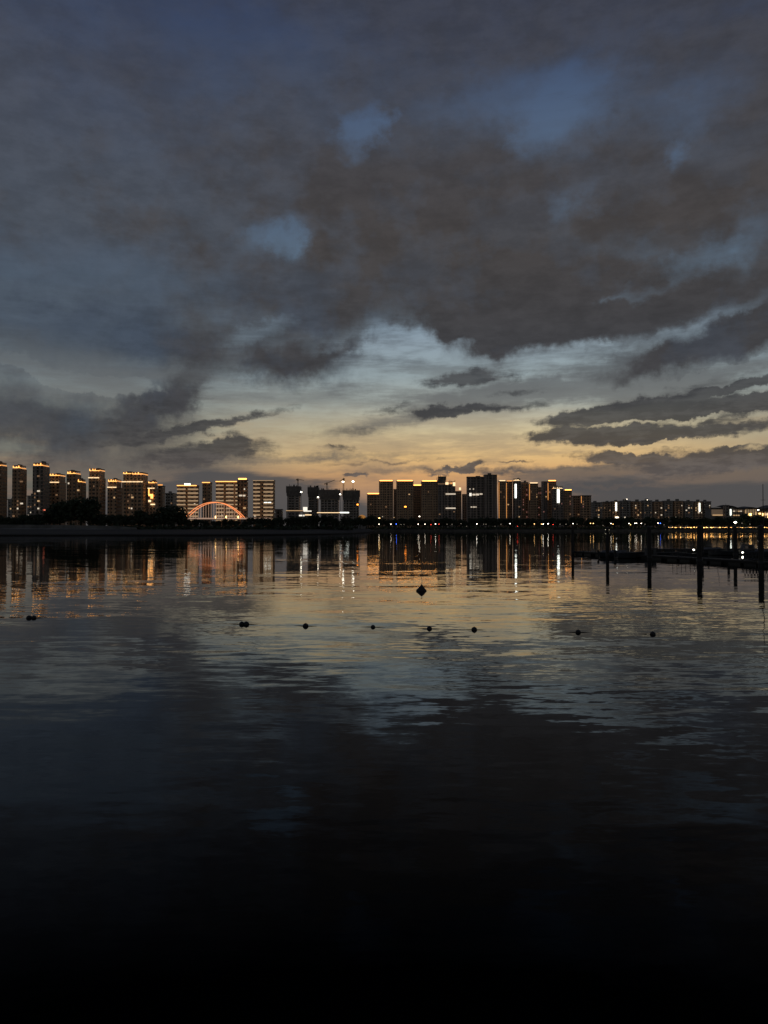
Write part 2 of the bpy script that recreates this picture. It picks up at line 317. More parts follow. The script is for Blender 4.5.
# ------------------------------------------------------------------ land
DL, DR = 480.0, 700.0      # distance of the near left bank and of the far shore
def build_land():
    # left bank: a headland that ends around px 372
    bm = NB()
    edge = [(-2000, 395), (wx(-60, 400), 400), (wx(60, 396), 396), (wx(120, 404), 404), (wx(200, 400), 400), (wx(250, 412), 412), (wx(290, 430), 430), (wx(330, 455), 455), (wx(352, 500), 500), (wx(366, 560), 560), (wx(372, 620), 620), (wx(374, DR+8), DR+8)]
    rows = []
    for (x, y) in edge:
        rows.append([bm.verts.new((x, y, -1)), bm.verts.new((x, y+.5, .6)), bm.verts.new((x-.5, y+9, 1.3)), bm.verts.new((x*(y+70)/y-5, y+70, 2.8))])
    for a, b in zip(rows, rows[1:]):
        for i in range(3): bm.faces.new((a[i], b[i], b[i+1], a[i+1]))
    top = [r[3] for r in rows]
    back = [bm.verts.new((wx(374, 800)-2, 800, 3.0)), bm.verts.new((-2000, 800, 3.0))]
    bm.faces.new(top+back)
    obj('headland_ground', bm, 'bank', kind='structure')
    # far shore ground, a sheet to the horizon
    bm = NB()
    prof = [(DR, -1), (DR+.6, 1.0), (DR+8, 2.2), (DR+60, 2.6), (40000, 2.6)]
    P = [[bm.verts.new((sx*(30000 if y > 1000 else 3000), y, z)) for sx in (-1, 1)] for y, z in prof]
    for a, b in zip(P, P[1:]): bm.faces.new((a[0], a[1], b[1], b[0]))
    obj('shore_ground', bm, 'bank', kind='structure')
    # stone edge along the far waterline
    bm = NB(); rnd = random.Random(3)
    x = wx(372, DR)
    while x < 520:
        wd = rnd.uniform(3, 7); h = rnd.uniform(1.3, 1.7)
        box(bm, x, x+wd-.05, DR-2.2+rnd.uniform(-.3, .3), DR+1.5, -.6, h); x += wd
    obj('quay_wall', bm, 'sand', label='long low stone quay wall along the far waterline', cat='quay wall')
    # sloping embankment on the left
    bm = NB()
    prof = [(DL+6, 1.8), (DL+6.1, 2.9), (DL+9, 3.6), (DL+9.3, 5.6), (DL+10.2, 5.6), (DL+10.4, 2.4)]
    xs = [wx(-40, DL), wx(20, DL), wx(60, DL), wx(90, DL), wx(115, DL), wx(132, DL)]
    sc = [1.05, 1.04, 1.0, .94, .86, .7]
    rr = [[bm.verts.new((X, y, z*k if z > 0 else z)) for y, z in prof] for X, k in zip(xs, sc)]
    for a, b in zip(rr, rr[1:]):
        for i in range(len(prof)-1): bm.faces.new((a[i], b[i], b[i+1], a[i+1]))
    obj('embankment_wall', bm, 'wall', label='long pale sloping concrete embankment at the left water edge', cat='embankment')
    # low dark ground cover behind the waterline
    rnd = random.Random(11); bm = NB()
    for i in range(5200):
        px = rnd.uniform(-30, 800)
        D = (DL+rnd.uniform(12, 26)) if px < 300 else (505+rnd.uniform(14, 40)) if px < 352 else (DR+rnd.uniform(6, 20))
        if 352 < px < 376 and D < 690: continue
        X = wx(px, D); s = rnd.uniform(.5, 1.1); z = 2.8+abs(rnd.gauss(0, 1.1)) if D < 690 else 2.3+abs(rnd.gauss(0, .8))
        n = Vector((rnd.gauss(0, 1), rnd.gauss(0, 1)-1, rnd.gauss(0, 1))).normalized(); q = n.to_track_quat('Z', 'Y')
        bm.faces.new([bm.verts.new(Vector((X, D, z))+q@Vector(p)*s) for p in ((-1, -.7, 0), (1, -.8, 0), (1.1, .7, 0), (-.8, .9, 0))])
    obj('shore_bushes', bm, 'leaf', label='low dark bushes and scrub along both shores', cat='bushes', kind='stuff')
build_land()

# ------------------------------------------------------------------ trees
def crown_bm(seed, n=900, tall=1.0, blobs=9):
    """crown of leaf clumps for a tree of height 1, base at 0"""
    rnd = random.Random(seed); bm = NB()
    lobes = []
    for i in range(blobs):
        a = rnd.uniform(0, 6.28); r = rnd.uniform(.05, .30)
        lobes.append((Vector((r*math.cos(a), r*math.sin(a), rnd.uniform(.36, .80))), rnd.uniform(.13, .22)))
    lobes.append((Vector((0, 0, .78)), .18))
    for i in range(n):
        c, r = rnd.choice(lobes)
        d = Vector((rnd.gauss(0, 1), rnd.gauss(0, 1), rnd.gauss(0, 1))).normalized()*r*rnd.uniform(.55, 1.08)
        p = c+d; q = (d+Vector((rnd.gauss(0, .1), rnd.gauss(0, .1), rnd.gauss(0, .1)))).to_track_quat('Z', 'Y'); s = rnd.uniform(.018, .042)
        a = rnd.uniform(0, 6.28); rot = Matrix.Rotation(a, 3, 'Z')
        bm.faces.new([bm.verts.new(p+q@(rot@Vector(k))*s) for k in ((-1, -.6, 0), (0, -1, .2), (1, -.3, 0), (.6, .9, .1), (-.7, .8, 0))])
    return bm
def trunk_bm(seed):
    rnd = random.Random(seed); bm = NB()
    tube(bm, (0, 0, -.05), (.01, 0, .42), .028, .018)
    for i in range(5):
        a = i*1.256+rnd.uniform(-.3, .3); z = rnd.uniform(.28, .42)
        tube(bm, (.008, 0, z), (.2*math.cos(a), .2*math.sin(a), z+rnd.uniform(.2, .32)), .013, .005, n=5)
    return bm
protos = []
def tree(px, D, ytop, label, group, base=None, wide=1.0):
    zb = base if base is not None else (2.9 if D < 690 else 2.4)
    h = wz(ytop, D)-zb; i = len(protos)
    loc = (wx(px, D), D, zb); rz = RT.uniform(0, 6.28)
    if i < 5:
        t = thing('leafy_tree', label, 'tree', loc, rz, group)
        obj('crown', crown_bm(40+i), 'leaf', t); obj('trunk', trunk_bm(60+i), 'bark', t)
        protos.append(t)
    else:
        t = dup(RT.choice(protos), loc, rz, label, group)
    t.scale = (h*wide, h*wide, h)
    return t
RT = random.Random(5)
# tall clump on the left headland
for px, D, yt, lb in ((50, 505, 507, 'smaller dark tree at the left end of the tall clump on the left bank'), (60, 512, 500, 'rounded dark tree in the left half of the tall clump'),
                      (71, 508, 497.5, 'tall dark tree in the middle of the tall clump on the left bank'), (81, 511, 495, 'tallest dark tree of the clump, before the stepped gold-lit tower'),
                      (89, 506, 496.5, 'tall broad dark tree on the right side of the left clump')):
    tree(px, D, yt, lb, 'tall trees in the clump on the left bank', base=3, wide=1.15)
for px, D, yt, lb in ((138, 505, 508.5, 'round dark tree below the middle of the left tower group'), (147, 508, 512, 'low dark tree right of the round tree on the left bank'),
                      (165, 506, 504.5, 'dark bushy tree left of the striped tower and the arch bridge'), (174, 503, 503.5, 'tall dark tree just left of the glowing arch bridge'), (181, 509, 511, 'dark tree at the left foot of the glowing arch bridge'),
                      (744, 735, 513.5, 'large round dark tree in front of the lit hall'), (757, 738, 515, 'rounded dark tree in front of the right part of the lit hall'),
                      (372, 705, 514.5, 'round dark tree where the headland meets the far shore')):
    tree(px, D, yt, lb, None, wide=1.25)
secs = [(-8, 48, 'dark low tree in the row below the three leftmost towers', 'row of trees below the leftmost towers', 514.5),
        (93, 186, 'dark low tree in the row behind the left embankment', 'row of trees behind the left embankment', 513.5),
        (188, 250, 'dark low tree in front of the glowing arch bridge', 'trees in front of the arch bridge', 519.0),
        (250, 372, 'dark low tree in the row before the building site', 'row of trees before the building site', 516.0)]
for a, b, lb, gp, yt in secs:
    px = a
    while px < b:
        D = 500+RT.uniform(0, 25) if px < 300 else 520+RT.uniform(5, 30) if px < 345 else 600+RT.uniform(0, 30)
        tree(px, D, yt+RT.uniform(-1.6, 1.8), lb, gp, wide=1.2); px += RT.uniform(4.5, 8)
secs = [(376, 470, 'small dark tree in the far shore row below the gold-roofed towers', 'shore trees below the gold-roofed towers', 518),
        (470, 590, 'small dark tree in the far shore row below the dense dark towers', 'shore trees below the dense towers', 517.5),
        (590, 712, 'small dark tree in the far shore row below the low block row', 'shore trees below the low blocks', 517),
        (712, 785, 'small dark tree in the far shore row before the lit hall', 'shore trees before the lit hall', 517)]
for a, b, lb, gp, yt in secs:
    px = a
    while px < b:
        tree(px, DR+RT.uniform(14, 45), yt+RT.uniform(-1.5, 1.6), lb, gp, wide=1.3); px += RT.uniform(4.2, 7)

# ------------------------------------------------------------------ buildings
RB = random.Random(21)
def tower(x0, x1, ytop, D, label, wall='brown', y2=None, dep=15, lit=6, style='gold', cat='tower block', name='residential_tower', group=None,
          bays=3, wins=(), wmat=('win1', 'win2', 'win3', 'win3', 'win3'), base=2.6, crown=True, strips=(), trim='gold', notch=0, side_light=None):
    # front face so that the whole silhouette (front + visible flank) spans x0..x1
    k = (D+dep)/D
    fx0, fx1 = x0, x1
    if x1 < 384: fx1 = 384+(x1-384)*k
    elif x0 > 384: fx0 = 384+(x0-384)*k
    if fx1-fx0 < 3:
        fx0, fx1 = x0, x1
    W = (fx1-fx0)/F*D; xc = wx((fx0+fx1)/2, D); Hh = wz(ytop, D)-base; hw = W/2
    t = thing(name, label, cat, (xc, D, base), 0, group)
    px = D/F
    def lx(p): return wx(p, D)-xc
    def lz(p): return wz(p, D)-base
    zc = lz(y2) if y2 else Hh-(3.0 if style == 'gold' else .8)
    # wall: bays that stand forward in turn, with thin piers between
    bm = NB(); bw = W/bays
    box(bm, -hw, hw, .9, dep, -3, zc)
    for i in range(bays):
        a = -hw+i*bw
        if i % 2 == 0: box(bm, a+.25, a+bw-.25, 0, .9, -3, zc-.02)
        for e in (a+.0, a+bw-.24): box(bm, max(e, -hw), min(e+.24, hw), .35, .9, -3, zc-.3) if i % 2 else None
    for i in range(int(zc/3)): box(bm, -hw-.06, hw+.06, .80, dep+.06, 3*i+2.7, 3*i+2.85)
    obj('wall', bm, wall, t)
    if style == 'gold':
        # set-back top storeys and an open roof frame
        ins = .05*W
        if y2:
            bm = NB(); box(bm, -hw+ins, hw-ins, 1.4, dep-1, zc, Hh-2.2)
            for i in range(5): 
                xx = -hw+ins+(W-2*ins)*i/5; box(bm, xx, xx+.4, 1.15, 1.4, zc, Hh-2.2)
            obj('upper_storeys', bm, wall, t)
            zr = Hh-2.2
        else: zr = zc
        bm = NB(); n = max(4, int(W/2.4))
        for i in range(n+1):
            xx = -hw+ins+(W-2*ins-.4)*i/n; box(bm, xx, xx+.4, 1.5, 1.9, zr, Hh-.5); box(bm, xx, xx+.4, dep-2, dep-1.6, zr, Hh-.5)
        box(bm, -hw+ins-.2, hw-ins+.2, 1.3, dep-1.2, Hh-.5, Hh)
        c1 = RB.uniform(-.4, .2)*W; box(bm, c1, c1+.22*W, 4, 9, zr, Hh+RB.uniform(.6, 1.6))
        obj('roof_frame', bm, 'conc', t)
        segs = [(-hw+ins, hw-ins)]
        if W > 9:
            cuts = sorted(RB.uniform(.25, .75) for _ in range(2)); segs = [(-hw+ins, -hw+W*cuts[0]-.5), (-hw+W*cuts[0]+.3, hw-ins)]
        for (a, b) in segs:
            bm = NB(); dz = RB.choice((0, .5, -.5))
            box(bm, a, b, .9, 1.25, zr+.5+dz*.6, zr+.95+dz*.6)
            j = a
            while j < b-1: 
                box(bm, j, j+RB.uniform(.4, .9), .95, 1.28, zr+.95+dz*.6, zr+1.5+dz*.6+RB.uniform(0, .9)); j += RB.uniform(1.5, 3.4)
            obj('roof_light', bm, trim, t)
        bm = NB(); box(bm, hw-ins, hw-ins+.3, 1.3, dep-1.2, zr+.4, zr+1.1) if x1 < 384 else box(bm, -hw+ins-.3, -hw+ins, 1.3, dep-1.2, zr+.4, zr+1.1)
        obj('roof_light', bm, 'golddim', t)
        if y2:
            bm = NB(); a = -hw
            while a < hw-.5:
                b = min(hw, a+RB.uniform(2.5, 5)); box(bm, a, b-.3, -.25, 0, zc-.5, zc+.15); a = b
            obj('cornice_light', bm, 'pale', t)
    elif style == 'line':        # a single bright line on the parapet
        bm = NB(); box(bm, -hw-.2, hw+.2, -.2, dep+.1, zc, zc+.8); obj('parapet', bm, 'conc', t)
        bm = NB(); box(bm, -hw+.05*W, hw-.05*W, .5, 1.2, zc+.82, zc+1.9); obj('roof_light', bm, 'goldline' if trim == 'gold' else trim, t)
    elif style == 'stripes':
        bm = NB(); box(bm, -hw-.2, hw+.2, -.2, dep+.1, zc, Hh); obj('parapet', bm, 'conc', t)
        bm = NB(); box(bm, -hw, hw, -.45, -.21, zc+.1, Hh-.1); obj('roof_light', bm, trim, t)
        fl = 3.0; nf = int((zc-6)/fl)
        for i in range(1, nf+1):
            z = zc-i*fl
            for (pa, pb) in notch:
                bm = NB(); box(bm, lx(pa), lx(pb), -.9, -.02, z, z+1.0); obj('balcony_band_glow', bm, 'band', t)  # floodlit balcony band, its light painted in as glow
        for (pa, pb) in notch:
            bm = NB()
            for i in range(1, nf+1): box(bm, lx(pa)+.2, lx(pb)-.2, -.05, 0.2, zc-i*fl+1.1, zc-i*fl+2.9)
            obj('balcony_glazing', bm, 'slate', t)
    elif style == 'site':        # raw frame with a wider jump-form and nets at the top
        bm = NB(); z1 = Hh-lzh(px, 7); o = .055*W+.3
        box(bm, -hw-o, hw+o, -1.0, dep+1, z1, Hh-.9); box(bm, -hw-o*.5, hw+o*.5, -.6, dep+.5, z1-4, z1)
        for i in range(9):
            xx = -hw-o+(W+2*o-.3)*i/8; box(bm, xx, xx+.3, -1.2, -1.0, z1-.8, Hh+RB.uniform(-.8, .8))
        obj('climbing_formwork', bm, 'net', t)
        bm = NB()
        for i in range(7): xx = RB.uniform(-hw, hw); box(bm, xx, xx+RB.uniform(.3, 1.6), 2, 4, Hh-.9, Hh+RB.uniform(.2, 1.6))
        obj('roof_rebar', bm, 'steel', t)
    else:
        bm = NB(); box(bm, -hw-.15, hw+.15, -.15, dep+.15, zc, zc+.8)
        if crown:
            c1 = RB.uniform(-.3, .1)*W; box(bm, c1, c1+.25*W, 4, 9, zc+.8, zc+.8+RB.uniform(1, 2.6))
        obj('parapet', bm, 'conc' if style == 'plain' else 'net', t)
    for (pa, pb, ya, yb, mt) in strips:      # lit strips and lit rows the photograph shows
        bm = NB(); box(bm, lx(pa), lx(pb), -.35, -.03, lz(yb), lz(ya)); obj('light_strip', bm, mt, t)
    if side_light:
        bm = NB(); s = -1 if side_light[0] == 'l' else 1
        box(bm, min(s*hw, s*(hw+.35)), max(s*hw, s*(hw+.35)), .4, 1.0, lz(side_light[2]), lz(side_light[1])); obj('edge_light', bm, 'golddim', t)
    for (pa, pyy, mt, ww) in wins:
        bm = NB(); box(bm, lx(pa)-ww/2, lx(pa)+ww/2, -.12, -.02, lz(pyy)-.6, lz(pyy)+.6); obj('lit_window', bm, mt, t)
    cols = max(2, int(W/3))
    for i in range(lit):
        c = RB.randrange(cols); f = RB.randrange(2, max(4, int(zc/3)-1)); ww = RB.choice((.9, 1.2, 1.8))
        xx = -hw+(c+.5)*W/cols; bm = NB()
        box(bm, xx-ww/2, xx+ww/2, -.12, -.02, f*3+.8, f*3+2.1); obj('lit_window', bm, RB.choice(wmat), t)
    return t
def lzh(px, n): return px*n

DT = 620.0
LG = dict(style='gold')
tower(-6, 7, 462, DT, 'leftmost dark tower cut by the frame edge, gold roof lamps', 'umber', lit=5, dep=12)
tower(7.3, 11.5, 499, 760, 'low narrow pale block in the gap between the two leftmost towers', 'grey', style='plain', lit=3, dep=8, bays=1)
tower(11.5, 26.5, 465, DT, 'slim dark tower with gold roof lamps, second from the left', 'umber', lit=6, dep=12, wins=((21, 481.5, 'win3', 2.5), (21.5, 503.5, 'win2', 2.2)))
tower(26.8, 31.8, 495.5, 800, 'low pale block seen between the second and third tall towers', 'grey', style='plain', lit=6, dep=8, bays=1)
tower(32, 49.5, 462.5, DT, 'tallest dark tower on the left, third from the frame edge, gold roof', 'slate', lit=4, dep=13, bays=2, wins=((38.3, 491, 'win2', 2.2), (38, 476, 'win3', 1.8), (38.3, 501, 'win1', 1.8), (38.2, 508.5, 'win2', 1.4)))
tower(48.5, 66, 473.5, DT+25, 'brown stepped tower with gold cornice right of the tallest left tower', 'brown', y2=482, lit=4, dep=14)
tower(66, 81, 470.5, DT+12, 'brown gold-trimmed tower rising behind the tall tree clump', 'umber', lit=2, dep=12)
tower(77, 86, 479, DT+5, 'lower brown wing with gold roof lamps beside the tower behind the tree clump', 'umber', lit=2, dep=10)
tower(88, 105.5, 468.3, DT, 'brown tower with two gold light lines, tall crown, right of the tree clump', 'brown', y2=477.5, lit=1, dep=14, bays=4)
tower(107, 122, 479, DT+5, 'lower brown tower between two taller towers with double gold lines', 'brown', y2=487, lit=3, dep=13)
tower(121.5, 149, 472, DT, 'widest brown tower of the left group with curved gold crown', 'brown', y2=481.5, lit=4, dep=16, bays=5, wins=((129, 495, 'win3', 1), (131.5, 495, 'win3', 1), (129, 508, 'win1', 1), (131.5, 508.4, 'win2', 1.2)))
tower(147.5, 157.5, 480.5, DT+6, 'narrow brown tower with bright yellow lit upper corner', 'brown', y2=488, lit=1, dep=8, bays=2,
      strips=((148.3, 149.2, 489, 495, 'gold'), (148.5, 153, 494, 496, 'gold'), (150.5, 153, 496, 498.5, 'gold'), (148.3, 151, 500, 502, 'pale'), (150.5, 155, 503.8, 505, 'pale')))
tower(157.2, 165, 485.5, DT+20, 'narrow tan tower at the right end of the brown group', 'tan', style='line', trim='golddim', lit=1, dep=8, bays=2)
tower(165, 177, 493, 780, 'low plain grey block between the brown towers and the striped tower', 'grey', style='plain', lit=3, dep=14, bays=4)
tower(176.8, 199, 485, 600, 'striped tower with lit balconies and a white sign on its roof', 'umber', style='stripes', notch=((177, 185.5), (188, 198)), lit=3, dep=8, strips=((184.3, 190.3, 483.4, 485.2, 'white'), (181, 185, 500.3, 501.2, 'white')))
tower(202, 212, 482, 660, 'slim dark tower with gold cap behind the arch bridge', 'umber', style='stripes', notch=(), lit=1, dep=8, trim='gold')
tower(215.5, 238, 481, 600, 'wide striped tower with lit balconies behind the arch bridge', 'umber', style='stripes', notch=((216, 223.5), (226, 233.5), (235.5, 237.3)), lit=3, dep=5)
tower(237.6, 248, 479.5, 606, 'dark brown tower attached right of the wide striped tower', 'brown', style='line', lit=3, dep=6, bays=2, wins=((240.5, 495.5, 'win2', 2.4), (244, 495.6, 'win2', 2), (244.5, 508, 'win1', 2)))
tower(252.8, 275, 480, 600, 'striped tower with lit balconies standing alone left of the building site', 'umber', style='stripes', notch=((253.3, 260), (263.5, 273)), lit=2, dep=6, trim='band', strips=((264, 267, 502.2, 503.2, 'white'), (267.7, 271, 502.2, 503.2, 'white')))
tower(275, 283, 509, 640, 'very low dark block right of the lone striped tower', 'slate', style='plain', lit=1, dep=8, bays=2, crown=False)
DS = 900.0
tower(287, 300.5, 485.5, DS, 'unfinished tower left of the others, crane on top', 'raw', style='site', lit=0, dep=14, cat='unfinished tower', name='unfinished_tower')
tower(308.3, 318.5, 486.5, DS+15, 'slim unfinished tower, second from the left on the building site', 'raw', style='site', lit=0, dep=14, cat='unfinished tower', name='unfinished_tower')
tower(320.5, 339, 489, DS, 'broad unfinished tower with raised crane in the middle of the building site', 'raw', style='site', lit=0, dep=14, cat='unfinished tower', name='unfinished_tower', bays=4)
tower(343.5, 359, 489.5, DS, 'unfinished tower with flared rounded top at the right of the building site', 'raw', style='site', lit=0, dep=14, cat='unfinished tower', name='unfinished_tower', bays=4)
DC = 930.0
tower(367, 379.5, 494, DC, 'lower gold-topped tower left of the central cluster', 'brown', style='line', lit=2, dep=14)
tower(379, 393.2, 481, DC, 'dark tower with glowing gold parapet, left end of the central cluster', 'brown', style='line', lit=1, dep=14)
tower(393.5, 397, 489, DC+40, 'narrow dark infill block between two gold-roofed towers', 'umber', style='plain', lit=0, dep=8, bays=1, crown=False)
tower(396.3, 413.5, 481, DC-5, 'broad dark tower with gold parapet behind the tall sodium lamp', 'umber', style='line', lit=1, dep=14)
tower(413, 421.5, 485.5, DC+20, 'set-back dark block with a gold roof edge between two broad towers', 'brown', style='line', lit=0, dep=12, bays=2)
tower(421, 438, 481.3, DC-5, 'broad dark tower with gold parapet right of the set-back block', 'umber', style='line', lit=1, dep=14)
t = tower(437.5, 455.5, 484, DC-10, 'dark tower with a framed structure on its roof and white lit floors', 'slate', style='plain', lit=2, dep=12, crown=False,
      strips=((445.5, 448.5, 482.3, 484.6, 'pale'), (450.5, 452, 482.5, 484, 'golddim'), (453, 455.4, 482.3, 486, 'pale'), (445.7, 455.6, 493.4, 494.6, 'win2'), (445.7, 455.6, 507.6, 508.8, 'win2')))
bm = NB(); k = (DC-10)/F; z0 = wz(484, DC-10)-2.6
box(bm, -11*k*.85, -1.0*k, 2, 9, z0+.8, z0+5); box(bm, -8.5*k, -.5*k, 2, 9, z0+5, z0+9.2)
for i in range(6): box(bm, -10*k+i*2.2, -10*k+i*2.2+.4, 1.6, 2, z0+.8, z0+8+((i*7) % 4))
for i in range(5): box(bm, 1.5*k+i*2, 1.5*k+i*2+.5, 3, 4, z0+.8, z0+3+((i*5) % 3)); 
box(bm, 1.5*k, 8*k, 2.5, 5, z0+2.5, z0+3.2)
obj('rooftop_frame', bm, 'net', t)
tower(455, 461.5, 491, DC+5, 'low step block on the right side of the tower with the roof frame', 'umber', style='plain', lit=0, dep=10, bays=1, crown=False, strips=((459, 461, 487.5, 490, 'pale'),))
tower(462, 468, 494, 1000, 'far dark block filling the gap before the black double tower', 'umber', style='plain', lit=0, dep=10, bays=1, crown=False)
tower(466.5, 484, 476.5, DC-20, 'black tower with a white lit row of windows, left half of the double tower', 'slate', style='dark', lit=0, dep=8, wins=((470, 489, 'win2', 1.4), (473.5, 489, 'win2', 1.4), (471.5, 507, 'win2', 2), (474, 507, 'win2', 2.4), (476, 507, 'win2', 1.2)), 
      strips=((469.4, 471.6, 493, 496, 'soft'), (472.5, 475.5, 493.8, 495.4, 'win2'), (476, 479, 493.6, 495.4, 'win2'), (479.6, 482.5, 493.4, 494.6, 'win2')))
tower(483.5, 497.2, 474.5, DC-26, 'black tower with blocky roof plant, right half of the double tower', 'slate', style='dark', lit=0, dep=10, bays=4)
wr = ('win3', 'win3', 'win4', 'win1')
tower(498.3, 505.8, 481, DC, 'slim tower with glowing left edge right of the black double tower', 'umber', style='line', trim='pale', lit=2, dep=8, bays=2, wmat=wr, side_light=('l', 482, 518))
tower(505.8, 512.5, 481.3, DC+6, 'slim brown tower left of the tower with a bright white strip', 'brown', style='line', trim='golddim', lit=2, dep=8, bays=2, wmat=wr, side_light=('l', 483, 518))
tower(512.8, 521, 478.5, DC-6, 'tower with gold curl roof and long bright white vertical strip', 'slate', style='gold', trim='pale', lit=2, dep=8, bays=2, wmat=wr, strips=((514.9, 516.6, 484, 498, 'white'),))
tower(520.5, 528.6, 482, DC+10, 'reddish slim tower right of the first white strip tower', 'brown', style='plain', lit=9, dep=8, bays=2, wmat=('win4', 'win3', 'win4'))
tower(528.6, 538.3, 483.3, DC-4, 'tower with a pale hooked roof line in the dense group', 'umber', style='line', trim='pale', lit=3, dep=8, bays=2, wmat=wr, side_light=('l', 484, 500))
tower(538, 542, 487, DC+30, 'recessed dark block with pink windows in the dense group', 'umber', style='plain', lit=6, dep=8, bays=1, wmat=('win4',), crown=False)
tower(541.3, 547.4, 481.2, DC-8, 'plain dark slim tower with flat roof in the dense group', 'slate', style='dark', lit=3, dep=8, bays=2, wmat=wr, crown=False)
tower(547, 556.5, 481, DC+4, 'brown tower with pale gold rooftop line behind the second white strip tower', 'brown', style='line', trim='gold', lit=3, dep=8, bays=2, wmat=wr, side_light=('l', 483, 500))
tower(551.8, 563.5, 486.2, DC-30, 'lower tower with ragged gold roof and short bright white strip', 'slate', style='gold', trim='pale', lit=4, dep=8, bays=3, wmat=wr, strips=((557.2, 559.4, 489.3, 502.8, 'white'),))
tower(563.3, 572, 490.3, DC-20, 'tower with single gold line, right of the short white strip', 'umber', style='line', trim='gold', lit=5, dep=8, bays=2, wmat=wr)
tower(572, 580.2, 495.5, DC+10, 'plain brown tower with unlit roof stepping down to the right', 'brown', style='plain', lit=2, dep=8, bays=2, wmat=wr, crown=False)
tower(580, 591.5, 495.2, DC-12, 'dark flat-roofed tower with pale corner lamp ending the dense group', 'umber', style='dark', lit=6, dep=8, bays=3, wmat=wr, crown=False, side_light=('l', 496, 503))
DM = 980.0
rowd = [(592, 602, 502.5, 'lowest block at the left end of the low row, lit windows', 9), (602.5, 611, 501.5, 'dark block second from the left in the low row', 2), (611, 619.3, 501, 'low row block marked by a bright white vertical strip', 4),
        (620.3, 630.5, 500.5, 'wide block right of the left white strip in the low row', 5), (631, 641.5, 501, 'block in the middle of the low row with bluish lights', 8), (642.3, 652, 500.4, 'block just right of the middle of the low row', 5),
        (652.8, 662.5, 501, 'plain block with faint lit column in the low row', 4), (663, 672.5, 500.8, 'dark block above the start of the warm lights', 6), (673, 683, 501, 'dark block fourth from the right end of the low row', 6),
        (683.5, 692.5, 500.6, 'block third from the right end of the low row', 6), (693, 702.5, 501.2, 'low row block near the right with two white strips', 4), (703, 711, 501, 'last block at the right end of the low row', 3)]
for (a, b, yt, lb, nl) in rowd:
    a0 = a; a = a-1.1
    st = ()
    if a0 == 611: st = ((615.6, 616.9, 502.5, 511, 'white'), (615.3, 618.5, 517, 518.4, 'lampw'))
    if a0 == 693: st = ((699, 700.2, 503, 511.6, 'white'),)
    tower(a, b+.4, yt+RB.uniform(-.4, .4), DM+(RB.uniform(2, 5) if a0 % 2 else -4), lb, RB.choice(('umber', 'grey', 'brown')), style='plain', lit=nl, dep=9, bays=3, strips=st, wmat=('win3', 'win3', 'win1', 'win2'), cat='apartment block', name='apartment_block', group='row of low blocks on the right')

# ------------------------------------------------------------------ cranes and floodlights
def crane(px, ybase, ytop, D, jib, label, cab=True):
    zb = wz(ybase, D); t = thing('tower_crane', label, 'crane', (wx(px, D), D+6, zb))
    hh = wz(ytop, D)-zb; bm = NB(); w = .6
    for sx in (-w, w):
        for sy in (-w, w): box(bm, sx-.12, sx+.12, sy-.12, sy+.12, 0, hh)
    z = 0
    while z < hh-1.2:
        tube(bm, (-w, -w, z), (w, -w, z+1.2), .07, n=4); tube(bm, (w, w, z), (-w, w, z+1.2), .07, n=4); z += 1.2
    obj('mast', bm, 'crane', t)
    for nm, (dx, dz) in (('jib', jib), ('counter_jib', (-jib[0]*.3, -jib[1]*.1))):
        bm = NB(); ex, ez = dx*D/F, dz*D/F
        for o in (-.35, .35): tube(bm, (0, o, hh), (ex, o, hh+ez), .13, n=4)
        tube(bm, (0, 0, hh+.8), (ex, 0, hh+ez+.3), .13, n=4)
        n = 9
        for i in range(n):
            f = i/n; tube(bm, (ex*f, 0, hh+ez*f+.8-.5*f), (ex*(f+.5/n), .35, hh+ez*(f+.5/n)), .06, n=4)
        if nm == 'counter_jib': box(bm, min(ex, ex*.7), max(ex, ex*.7), -.5, .5, hh+ez-1.2, hh+ez+.2)
        obj(nm, bm, 'crane', t)
    bm = NB(); box(bm, -.9, .9, -1.6, -.4, hh-1.8, hh-.1); obj('cab', bm, 'crane', t)
    bm = NB(); tube(bm, (0, 0, hh), (0, 0, hh+1.8), .15, .08, n=5); obj('apex', bm, 'crane', t)
    return t
crane(297.3, 486, 479, DS, (6, -1.2), 'small tower crane with level jib on the leftmost unfinished tower')
crane(326.5, 489, 483, DS, (8, 3.2), 'tower crane with jib raised to the right above the broad unfinished tower')
crane(343.2, 493, 478.6, DS-8, (-4, -2.5), 'tower crane beside the left floodlight mast on the building site')
def flood(px, ylamp, ybase, D, label, big=True, mt='whitehot', r=1.0):
    zb = wz(ybase, D); hh = wz(ylamp, D)-zb
    t = thing('floodlight_mast', label, 'floodlight', (wx(px, D), D, zb))
    bm = NB(); tube(bm, (0, 0, 0), (0, 0, hh+.2), .28, .16); obj('pole', bm, 'steel', t)
    bm = NB()
    if big:
        for i in range(4):
            for j in range(2): box(bm, -1.7*r+i*.9*r, -1.7*r+i*.9*r+.75*r, -.6, -.3, hh+.9*j*r-.6, hh+.9*j*r+.15*r)
    else: box(bm, -.8*r, .8*r, -.6, -.2, hh-.6*r, hh+.6*r)
    obj('lamp_bank', bm, mt, t)
    bm = NB(); box(bm, -1.9*r, 1.9*r, -.28, -.05, hh-.8, hh+1.2*r); obj('lamp_bracket', bm, 'steel', t)
flood(343, 481.8, 516, DS-6, 'left floodlight mast, white lamps high over the building site', r=.62)
flood(353, 481.5, 516, DS-6, 'right floodlight mast, white lamps high over the building site', r=.62)
flood(301.2, 492, 517, DS-8, 'white work light beside the leftmost unfinished tower', False)
flood(340.2, 494.3, 517, DS-8, 'upper white work light right of the broad unfinished tower', False, 'lampw')
flood(318, 497.3, 517, DS-8, 'white work light between the slim and the broad unfinished tower', False, 'lampw')
